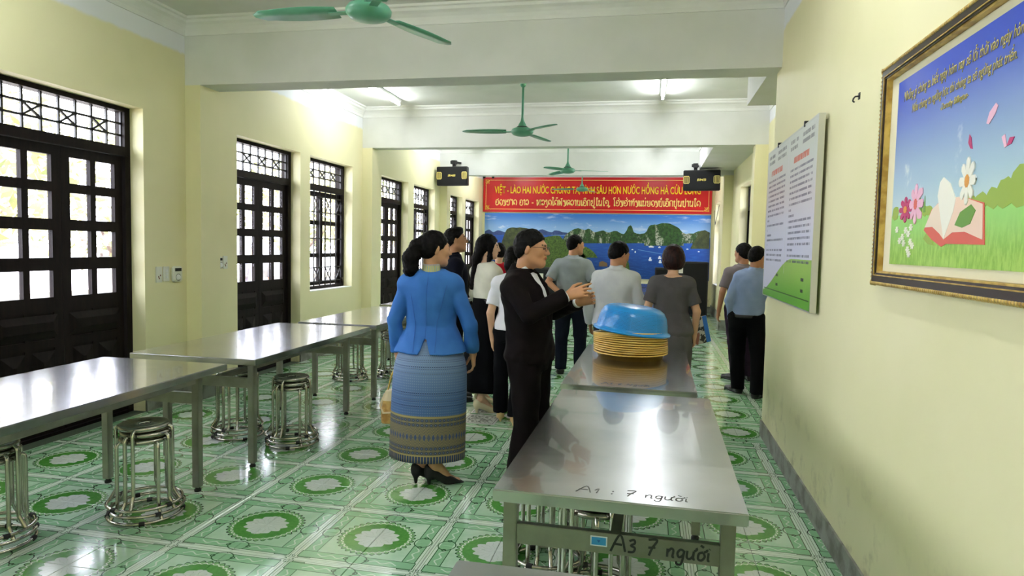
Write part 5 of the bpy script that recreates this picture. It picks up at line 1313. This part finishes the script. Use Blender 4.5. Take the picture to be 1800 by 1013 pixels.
def brocade():
    m = mat('gold_brocade', rough=.5); nt = m.node_tree; v, x, y, z = coords(m, 'Object'); a = y.atan2(x) * 5
    d = ((a.fr() - .5).abs() * 1.4 + ((z - 1.437) / .026).abs()); c = cmix(nt, (d * 3).fr().gt(.5), lin(204, 186, 96), lin(150, 150, 120)); c = cmix(nt, d.lt(.33), c, lin(150, 110, 170)); c = cmix(nt, ((a + .5).fr() - .5).abs().lt(.1), c, lin(80, 150, 180))
    setcol(m, c); return m
p = Person(1.655, True, 1.05, .0048, lean=(-.005, .0), feet={-1: (-.055, -.02, RD(-48)), 1: (.045, -.055, RD(-78))}, heel=.055,
           arms={1: ((.262, -.03, 1.075), (.276, .045, .868)), -1: ((-.242, -.03, 1.085), (-.236, .05, .858))}, head=(RD(-64), RD(-4), 0), headoff=(.02, .0, -.004), tw=(1.16, 1.10, 1.02, 1.06), skin=(200, 150, 116),
           hands={1: dict(curl=(.30, .42, .50, .55), d=A3(.05, .1, -1), n=A3(-1, -.15, 0)), -1: dict(curl=(.8, .9, .9, .9), d=A3(0, .08, -1), n=A3(1, 0, 0))})
p.body('person', 'woman in a blue jacket and long patterned skirt with her back turned', (-1.385, 4.16, 0), RD(8))
p.top('jacket', M_JKT, .014, .885, 1.425, 1.93, 1.15, extra=([.87, .93, 1.05, 1.2], [.030, .014, .006, .006]), puff=.016, amp=.0022, cuts=[sub(dict(f=lambda P: np.maximum(np.maximum(np.abs(P[:, 0] + .012) - np.maximum(.965 - P[:, 2], 0) * .42, P[:, 1] + .02), P[:, 2] - .965), k=.004), .004)])
seams = MB()
for X0, X1 in ((-.004, -.014), (.115, .055), (-.125, -.085)):
    pts = []
    for t in np.linspace(0, 1, 26):
        zz = (1.40 - (1.40 - (.97 if X1 == -.014 else .90)) * t) * p.s if X1 == -.014 else (1.33 - .43 * t) * p.s
        xx = X0 + (X1 - X0) * min(1, t * 1.7); ry = float(np.interp(zz, p.z, p.ry)) + .018; rx = float(np.interp(zz, p.z, p.rx)) + .018; e = float(np.interp(zz / p.s, [.87, .93, 1.05, 1.2], [.024, .011, .005, .005]))
        cyy = float(np.interp(zz, p.z, p.CY)); q = max(0, 1 - abs(xx / (rx + e)) ** 2.15) ** (1 / 2.15)
        pts.append((xx, cyy - (ry + e) * q - .0005, zz))
    seams.tube(pts, .0016, 5)
seams.build('seam', mat('jacket_seam', lin(36, 84, 158), .8), p.root)
p.wear('collar', [rc(p.neck + A3(0, -.002, -.012), p.neck + A3(0, .010, .062), .064, .056, .01, [(A3(0, -.18, 1), p.neck + A3(0, 0, .052)), (A3(0, .1, -1), p.neck + A3(0, 0, -.012))])], brocade(), 'gold brocade stand-up collar')
skirt_mesh('skirt', [(.178, .252, .192, -.012, -.01), (.40, .250, .190, -.008, -.01), (.62, .247, .190, -.004, -.012), (.78, .240, .186, 0, -.012), (.87, .212, .168, 0, -.01), (.95, .165, .125, 0, 0)], sinh_mat(), p.root, .018, 5, 3, 96)
p.shoes(mat('black_suede', lin(16, 15, 17), .7), 'pump')
hg = lambda a, b, ra, rb, k=.025: tf(rc(a, b, ra, rb, k), p.hc, p.hR)
p.hair(M_HAIR, 'tied', [hg((0, -.098, .035), (0, -.128, .012), .034, .036), hg((0, -.128, .012), (0, -.158, -.07), .040, .052), hg((0, -.158, -.07), (.0, -.150, -.145), .052, .046), hg((0, -.150, -.145), (0, -.125, -.185), .046, .028)], hl=.058, slope=1.0, th=.012)
MB().tube([tuple(p.hc + p.hR @ A3(.036 * math.cos(t), -.118 + .012 * math.sin(t) * 0, .018 + .036 * math.sin(t))) for t in np.linspace(0, 2 * math.pi, 17)[:-1]], .007, 6, closed=True).build('hair_tie', mat('pale_hair_tie', lin(210, 200, 170), .5), p.root)
# her handbag
bag = empty('handbag', (-1.66, 4.215, .36), RD(8), 'small tan woven handbag hanging from the hand of the woman in blue', 'handbag')
M_BAG = noisy('woven_tan', lin(206, 164, 96), lin(170, 124, 62), 30, .7, .5, 60); M_BAGT = noisy('cream_leather', lin(226, 206, 170), lin(210, 188, 150), 8, .5)
V = []; rws = ((0, .075, .05), (.08, .078, .05), (.16, .066, .042), (.215, .052, .03))
for z, a, b in rws: V += [(a * sx, b * sy, z) for sx, sy in ((-1, -1), (-.6, -1.15), (.6, -1.15), (1, -1), (1, 1), (.6, 1.15), (-.6, 1.15), (-1, 1))]
MB().add(V, [(i * 8 + k, i * 8 + (k + 1) % 8, i * 8 + 8 + (k + 1) % 8, i * 8 + 8 + k) for i in range(3) for k in range(8)] + [tuple(range(7, -1, -1)), tuple(range(24, 32))]).build('bag_body', M_BAG, bag, bevel=.006)
V = []
for z, a, b in ((.155, .0685, .0445), (.215, .054, .032), (.222, .050, .028)): V += [(a * sx, b * sy, z) for sx, sy in ((-1, -1), (-.6, -1.15), (.6, -1.15), (1, -1), (1, 1), (.6, 1.15), (-.6, 1.15), (-1, 1))]
MB().add(V, [(i * 8 + k, i * 8 + (k + 1) % 8, i * 8 + 8 + (k + 1) % 8, i * 8 + 8 + k) for i in range(2) for k in range(8)] + [tuple(range(16, 24))]).build('bag_collar', M_BAGT, bag)
MB().tube([(-.045, 0, .21), (-.02, 0, .32), (.035, -.01, .43), (.06, -.01, .425), (.055, 0, .33), (.045, 0, .21)], .006, 8).build('bag_handle', mat('gilt_handle', lin(206, 176, 90), .35, .5), bag)
MB().tube([(-.055, -.03, .20), (-.085, -.04, .12), (-.06, -.06, .075), (0, -.062, .08), (.04, -.058, .12)], .008, 8).build('bag_strap', M_BAGT, bag)

# ---- man in the dark suit
M_SUIT = cloth('brown_black_suit', lin(19, 12, 13), lin(14, 9, 10), .8, 30, .08); M_SHIRT = cloth('white_shirt', lin(232, 232, 238), lin(218, 218, 226), .8)
p = Person(1.668, False, 1.10, .0046, lean=(0, -.055), hip=(0, .05), feet={-1: (-.085, .05, 0), 1: (.10, .02, RD(-8))}, knee={1: (.10, .065, .47), -1: (-.09, .08, .48)},
           arms={1: ((.235, .115, 1.165), (.125, .325, 1.285)), -1: ((-.215, .135, 1.15), (-.055, .345, 1.235))}, head=(RD(4), RD(-3), 0), headoff=(0, .028, .0), skin=(196, 142, 106),
           hands={1: dict(d=A3(-.30, 1, .34), n=A3(-1, -.25, -.35), curl=(.16, .42, .60, .72), spread=.09, thumb=.35), -1: dict(d=A3(.22, 1, .32), n=A3(1, -.1, -.1), curl=(.45, .55, .65, .7), spread=.07, thumb=.5)})
p.body('person', 'man in dark suit and glasses reaching both hands forward beside the steel tables', (-.775, 4.2, 0), RD(-99))
def vcut(w0, zlo, zhi):
    def f(P):
        w_ = (P[:, 2] - zlo * p.s) / ((zhi - zlo) * p.s) * w0; return np.maximum(np.abs(P[:, 0]) - w_, .050 - P[:, 1])
    return dict(f=f, k=.004, op='s')
def chest(x, z, off):
    zz = z * p.s; rx = float(np.interp(zz, p.z, p.rx)) + off; ry = float(np.interp(zz, p.z, p.ry)) + off; return float(np.interp(zz, p.z, p.CY)) + ry * max(0, 1 - abs(x / rx) ** 2.15) ** (1 / 2.15)
lap = []
for q in (-1, 1):
    zz = [1.40, 1.33, 1.24, 1.15, 1.07]; xs = [.080, .078, .060, .038, .018]
    P_ = [A3(q * x, chest(x, z, .020), z * p.s) for x, z in zip(xs, zz)]
    lap += [rc(P_[i], P_[i + 1], .014, .014, .01) for i in range(4)]
col_ = [rc(p.neck + A3(0, -.02, -.02), p.neck + A3(0, -.004, .034), .086, .070, .012, [(A3(0, .5, 1), p.neck + A3(0, -.03, .040))])]
p.top('suit_jacket', M_SUIT, .022, .848, 1.452, 1.93, 1.1, extra=([.84, .95, 1.1], [.018, .006, .004]), amp=.0030, seed=4, cuts=lap + col_ + [vcut(.074, 1.06, 1.41)])
p.top('shirt', M_SHIRT, .008, .95, 1.40, .5, collar=.045, amp=.0008, cuts=[cutp((0, -.55, 1), p.neck + A3(0, 0, .018), .004)])
for q in (-1, 1):
    n = p.wr[q] - p.el[q]; n /= np.linalg.norm(n); p.wear('shirt_cuff', [rc(p.wr[q] - n * .035, p.wr[q] - n * .002, .036, .034, .005, [(n, p.wr[q] - n * .004), (-n, p.wr[q] - n * .04)])], M_SHIRT)
for k in range(3):
    n = p.wr[1] - p.el[1]; n /= np.linalg.norm(n); c = p.wr[1] - n * (.045 + .022 * k); MB().lathe([(0, .004), (.006, .003), (.007, 0)], 10).build('cuff_button', M_RUB, p.root, tuple(c + A3(.038, 0, -.034)), (0, RD(125), 0))
p.trousers(M_SUIT, .97, .016, .045, amp=.003)
p.shoes(mat('black_leather', lin(18, 16, 16), .3)); p.hair(M_HAIR, 'short', hl=.072, slope=.92, back=-.082, th=.011)
p.glasses(mat('dark_wire', lin(52, 36, 44), .3, .6))

# ---- man in the navy shirt
p = Person(1.735, False, 1.08, .0075, head=(RD(-8), RD(6), 0), feet={-1: (-.1, .02, 0), 1: (.1, -.02, 0)}, skin=(190, 138, 104))
p.body('person', 'bespectacled man in a navy shirt, behind the woman in blue', (-1.915, 6.42, 0), RD(-62))
p.top('shirt', cloth('navy_shirt', lin(14, 15, 28), lin(11, 12, 22)), .014, .80, 1.425, .75, collar=.03)
p.trousers(cloth('black_trousers', lin(9, 9, 13), lin(6, 6, 9)), off=.012); p.shoes(mat('black_leather')); p.hair(M_HAIR, 'short', [tf(ell((0, .045, .105), (.055, .035, .022), k=.03), p.hc, p.hR)], hl=.070); p.glasses(mat('gold_wire', lin(170, 140, 90), .3, .7))

# ---- woman with long straight hair
p = Person(1.67, True, 1.0, .0068, heel=.055, head=(RD(-42), RD(-5), 0), feet={-1: (-.16, .10, RD(6)), 1: (.10, -.10, RD(-20))}, arms={1: ((.225, .10, 1.13), (.14, .30, 1.06)), -1: ((-.22, .02, 1.10), (-.16, .18, .98))}, skin=(226, 182, 152))
p.body('person', 'woman with long straight hair, ivory blouse and long black skirt', (-1.505, 6.14, 0), RD(-38))
p.top('blouse', cloth('ivory_blouse', lin(222, 218, 202), lin(208, 204, 188)), .014, 1.03, 1.425, {1: 1.9, -1: 1.9}, puff=.006)
M_BLACK = cloth('black_trousers')
skirt_mesh('skirt', [(.20, .235, .205, .0, -.01), (.45, .215, .19, 0, -.01), (.75, .20, .17, 0, -.012), (.88, .185, .145, 0, -.012), (1.075, .135, .104, 0, 0)], M_BLACK, p.root, .05, 6, 2)
p.belt(mat('dark_belt', lin(30, 26, 26), .4), 1.06, .018)
p.shoes(mat('cream_leather_shoe', lin(222, 208, 176), .35), 'pump')
g = lambda a, b, ra, rb, k=.04: tf(rc(a, b, ra, rb, k), p.hc, p.hR)
lh = []
for sx, w_ in ((-.045, .036), (0, .045), (.045, .036)): lh += [g((sx, -.06, .02), (sx * 1.15, -.095, -.12), .05, w_), g((sx * 1.15, -.095, -.12), (sx * .95 - .02, -.12, -.40), w_, .020)]
lh += [g((.062, .028, .03), (.068, .028, -.10), .022, .018), g((.068, .028, -.10), (.062, -.01, -.26), .018, .007), g((-.062, .02, .03), (-.066, .02, -.12), .022, .016)]
p.hair(M_HAIR, 'long', lh, hl=.066, slope=1.15, th=.013)

# ---- woman in the short-sleeved white shirt
p = Person(1.565, True, .95, .0068, heel=.045, head=(RD(-10), RD(-4), 0), feet={-1: (-.10, .06, RD(8)), 1: (.05, -.08, RD(-10))}, arms={-1: ((-.205, -.045, 1.05), (-.185, -.015, .80)), 1: ((.22, .02, 1.07), (.17, .16, .92))}, skin=(214, 168, 134))
p.body('person', 'woman in white short-sleeved shirt and black trousers behind the man in the suit', (-1.165, 5.74, 0), RD(6))
p.top('shirt', cloth('bright_white_shirt', lin(234, 232, 236), lin(220, 218, 224)), .016, .90, 1.425, .72, 1.25, collar=.02, amp=.003, seed=8)
p.trousers(M_BLACK, .98, .010, .07, flare=.008)
p.shoes(mat('tan_leather_shoe', lin(214, 178, 130), .4), 'pump')
g = lambda a, b, ra, rb, k=.03: tf(rc(a, b, ra, rb, k), p.hc, p.hR)
p.hair(M_HAIR, 'tied', [g((0, -.10, .0), (0, -.125, -.06), .035, .045), g((0, -.125, -.06), (0, -.11, -.19), .045, .022)], hl=.06, slope=1.0)

# ---- figure in red, mostly hidden
p = Person(1.60, True, 1.0, .0085, head=(RD(20), 0, 0), skin=(214, 168, 134))
p.body('person', 'dark-haired figure in a red shirt far behind, mostly hidden', (-1.86, 8.2, 0), RD(10))
p.top('shirt', cloth('crimson_shirt', lin(168, 26, 38), lin(150, 20, 32)), .014, .82, 1.425, .7); p.trousers(M_BLACK); p.shoes(mat('black_leather')); p.hair(M_HAIR, 'tied', [], hl=.06, slope=1.1, th=.014)

# ---- man in the grey polo shirt, hands behind his back
p = Person(1.715, False, 1.06, .0065, head=(RD(-58), RD(-2), 0), headoff=(.03, 0, 0), feet={-1: (-.115, .0, RD(12)), 1: (.115, .03, RD(-14))},
           arms={-1: ((-.285, -.085, 1.115), (-.035, -.185, .905)), 1: ((.275, -.095, 1.10), (.075, -.215, .89))}, hands={-1: dict(d=A3(1, -.15, -.12), n=A3(0, -1, .1), side=1, curl=(.3, .35, .4, .4)), 1: dict(d=A3(-1, .0, .05), n=A3(0, -1, 0), side=-1, curl=(.5, .6, .6, .6))}, skin=(202, 146, 110))
p.body('person', 'man in a grey polo shirt, hands clasped behind his back', (-.925, 8.22, 0), RD(4))
p.top('polo_shirt', cloth('grey_polo', lin(158, 164, 168), lin(146, 152, 156)), .018, .80, 1.425, .78, 1.3, collar=.035, extra=([.8, .95], [.012, .004]), amp=.003, seed=6)
p.trousers(cloth('dark_navy_trousers', lin(22, 27, 40), lin(16, 20, 32)), off=.018, amp=.003); p.shoes(mat('black_leather')); p.hair(M_HAIR, 'short', hl=.068)

# ---- man in the white long-sleeved shirt
p = Person(1.628, False, 1.04, .0065, head=(RD(-46), RD(-16), 0), headoff=(.02, .012, -.006), lean=(.01, .02), arms={-1: ((-.255, -.02, 1.09), (-.25, .10, .87)), 1: ((.245, .0, 1.085), (.235, .12, .88))}, skin=(184, 130, 96))
p.body('person', 'man in a white long-sleeved shirt looking down, behind the blue basket', (-.315, 6.38, 0), RD(-6))
p.top('shirt', cloth('soft_white_shirt', lin(216, 216, 218), lin(202, 202, 208)), .022, .78, 1.425, 1.95, 1.2, collar=.04, extra=([.78, .95, 1.1], [.02, .012, .004]), amp=.0035, seed=9)
p.trousers(cloth('charcoal_trousers', lin(40, 42, 50), lin(32, 34, 42)), off=.014); p.shoes(mat('black_leather')); p.hair(M_HAIR, 'short', hl=.062, th=.013)

# ---- woman in the grey suit with a magazine
M_GREY = cloth('grey_suiting', lin(92, 88, 88), lin(82, 78, 79), .8)
p = Person(1.60, True, 1.06, .0065, heel=.03, head=(RD(14), RD(-4), 0), arms={-1: ((-.225, -.03, 1.085), (-.20, .16, .98)), 1: ((.235, -.02, 1.07), (.225, .03, .83))}, tw=(1.06, 1.04, 1.06, 1.08), skin=(214, 166, 132), hands={1: dict(curl=(.8, .9, .9, .9), d=A3(.05, .15, -1), n=A3(-1, 0, 0))})
p.body('person', 'woman with bobbed brown hair in a grey short-sleeved suit, seen from behind', (.205, 6.16, 0), RD(4))
p.top('suit_top', M_GREY, .014, .82, 1.405, .74, 1.25, extra=([.82, .92, 1.05], [.018, .008, .0]), puff=.01, amp=.0022, seed=12)
skirt_mesh('skirt', [(.42, .185, .15, 0, -.01), (.65, .20, .16, 0, -.012), (.82, .192, .15, 0, -.012), (.94, .15, .115, 0, 0)], M_GREY, p.root, .01, 3, 1)
p.shoes(mat('black_leather'), 'pump')
g = lambda q: tf(q, p.hc, p.hR)
p.hair(M_HAIRB, 'tied', [g(ell((0, -.022, .0), (.098, .108, .118), k=.03)), g(ell((0, -.035, -.045), (.090, .088, .075), k=.03)), cutp(p.hR @ A3(0, 1.0, -.25), p.hc + p.hR @ A3(0, .062, -.02), .02), cutp((0, 0, -1), p.hc + A3(0, 0, -.105), .02)], hl=.05, slope=.5, th=.014)
mag = empty('magazine', (.462, 6.20, .845), RD(20), 'picture magazine with a blue edge, held by the woman in grey', 'magazine')
def mag_mat():
    m = mat('magazine_print', rough=.3); nt = m.node_tree; v, x, y, z = coords(m); n = noise(m, v, 14, 4); c = cmix(nt, n.step(.48, .52), lin(40, 38, 42), lin(190, 186, 184)); c = cmix(nt, noise(m, v, 9, 2).step(.6, .63), c, lin(150, 90, 80)); c = cmix(nt, x.gt(.045), c, lin(44, 110, 196)); setcol(m, c); return m
mag.rotation_euler = (RD(8), RD(-16), RD(15))
MB().box(-.085, .085, -.004, .0, -.125, .125).build('cover', mag_mat(), mag); MB().box(-.083, .083, .0, .008, -.123, .123).build('pages', mat('paper'), mag)

# ---- two men by the side door
p = Person(1.625, False, 1.02, .0068, lean=(.07, .03), head=(RD(-36), RD(-10), 0), headoff=(.02, .01, -.01), feet={-1: (-.06, .04, RD(50)), 1: (.16, -.16, RD(-30))}, knee={1: (.15, -.03, .46)}, arms={-1: ((-.185, -.05, 1.06), (-.15, .0, .83)), 1: ((.315, .03, 1.06), (.33, .15, .85))}, skin=(176, 122, 90))
p.body('person', 'man in a light blue long-sleeved shirt stepping behind the wall corner', (1.06, 7.66, 0), RD(-14))
p.top('shirt', cloth('pale_blue_shirt', lin(142, 158, 194), lin(130, 146, 182)), .018, .895, 1.425, 1.93, 1.15, collar=.035, extra=([.86, .95], [-.004, .002]), amp=.003, seed=15)
p.trousers(M_BLACK, .90, .020, .05); p.belt(mat('black_belt', lin(14, 13, 13), .35), .893, .025); p.shoes(mat('black_leather')); p.hair(M_HAIR, 'short', hl=.066)
p = Person(1.655, False, 1.02, .0075, head=(RD(28), 0, 0), feet={-1: (-.03, .0, RD(35)), 1: (.15, .03, 0)}, skin=(176, 122, 90))
p.body('person', 'man in a grey shirt and plum trousers, behind the one in light blue', (1.10, 8.42, 0), RD(12))
p.top('shirt', cloth('taupe_shirt', lin(128, 118, 120), lin(118, 108, 111)), .016, .82, 1.425, .78, 1.2, collar=.03, seed=17); p.trousers(cloth('plum_trousers', lin(58, 42, 58), lin(46, 33, 47)), off=.02, amp=.003); p.shoes(mat('black_leather')); p.hair(M_HAIR, 'short', hl=.062, th=.014)

# ---- man outside the second door
p = Person(1.60, False, 1.0, .009, head=(RD(10), 0, 0), skin=(186, 136, 104))
p.body('person', 'man in a cap and grey shirt outside, seen through the door panes', (-5.85, 9.15, -.06), RD(62))
p.top('shirt', cloth('outdoor_grey_shirt', lin(150, 150, 164), lin(136, 136, 150)), .016, .82, 1.425, .78); p.trousers(M_BLACK); p.shoes(mat('black_leather')); p.hair(M_HAIR, 'short', hl=.05)
p.wear('cap', [tf(ell((0, -.005, .05), (.09, .108, .07)), p.hc, p.hR), tf(cutp((0, 0, -1), (0, 0, .045)), p.hc, p.hR), tf(ell((0, .11, .05), (.06, .06, .008), k=.01), p.hc, p.hR)], cloth('grey_cap', lin(90, 90, 100)))
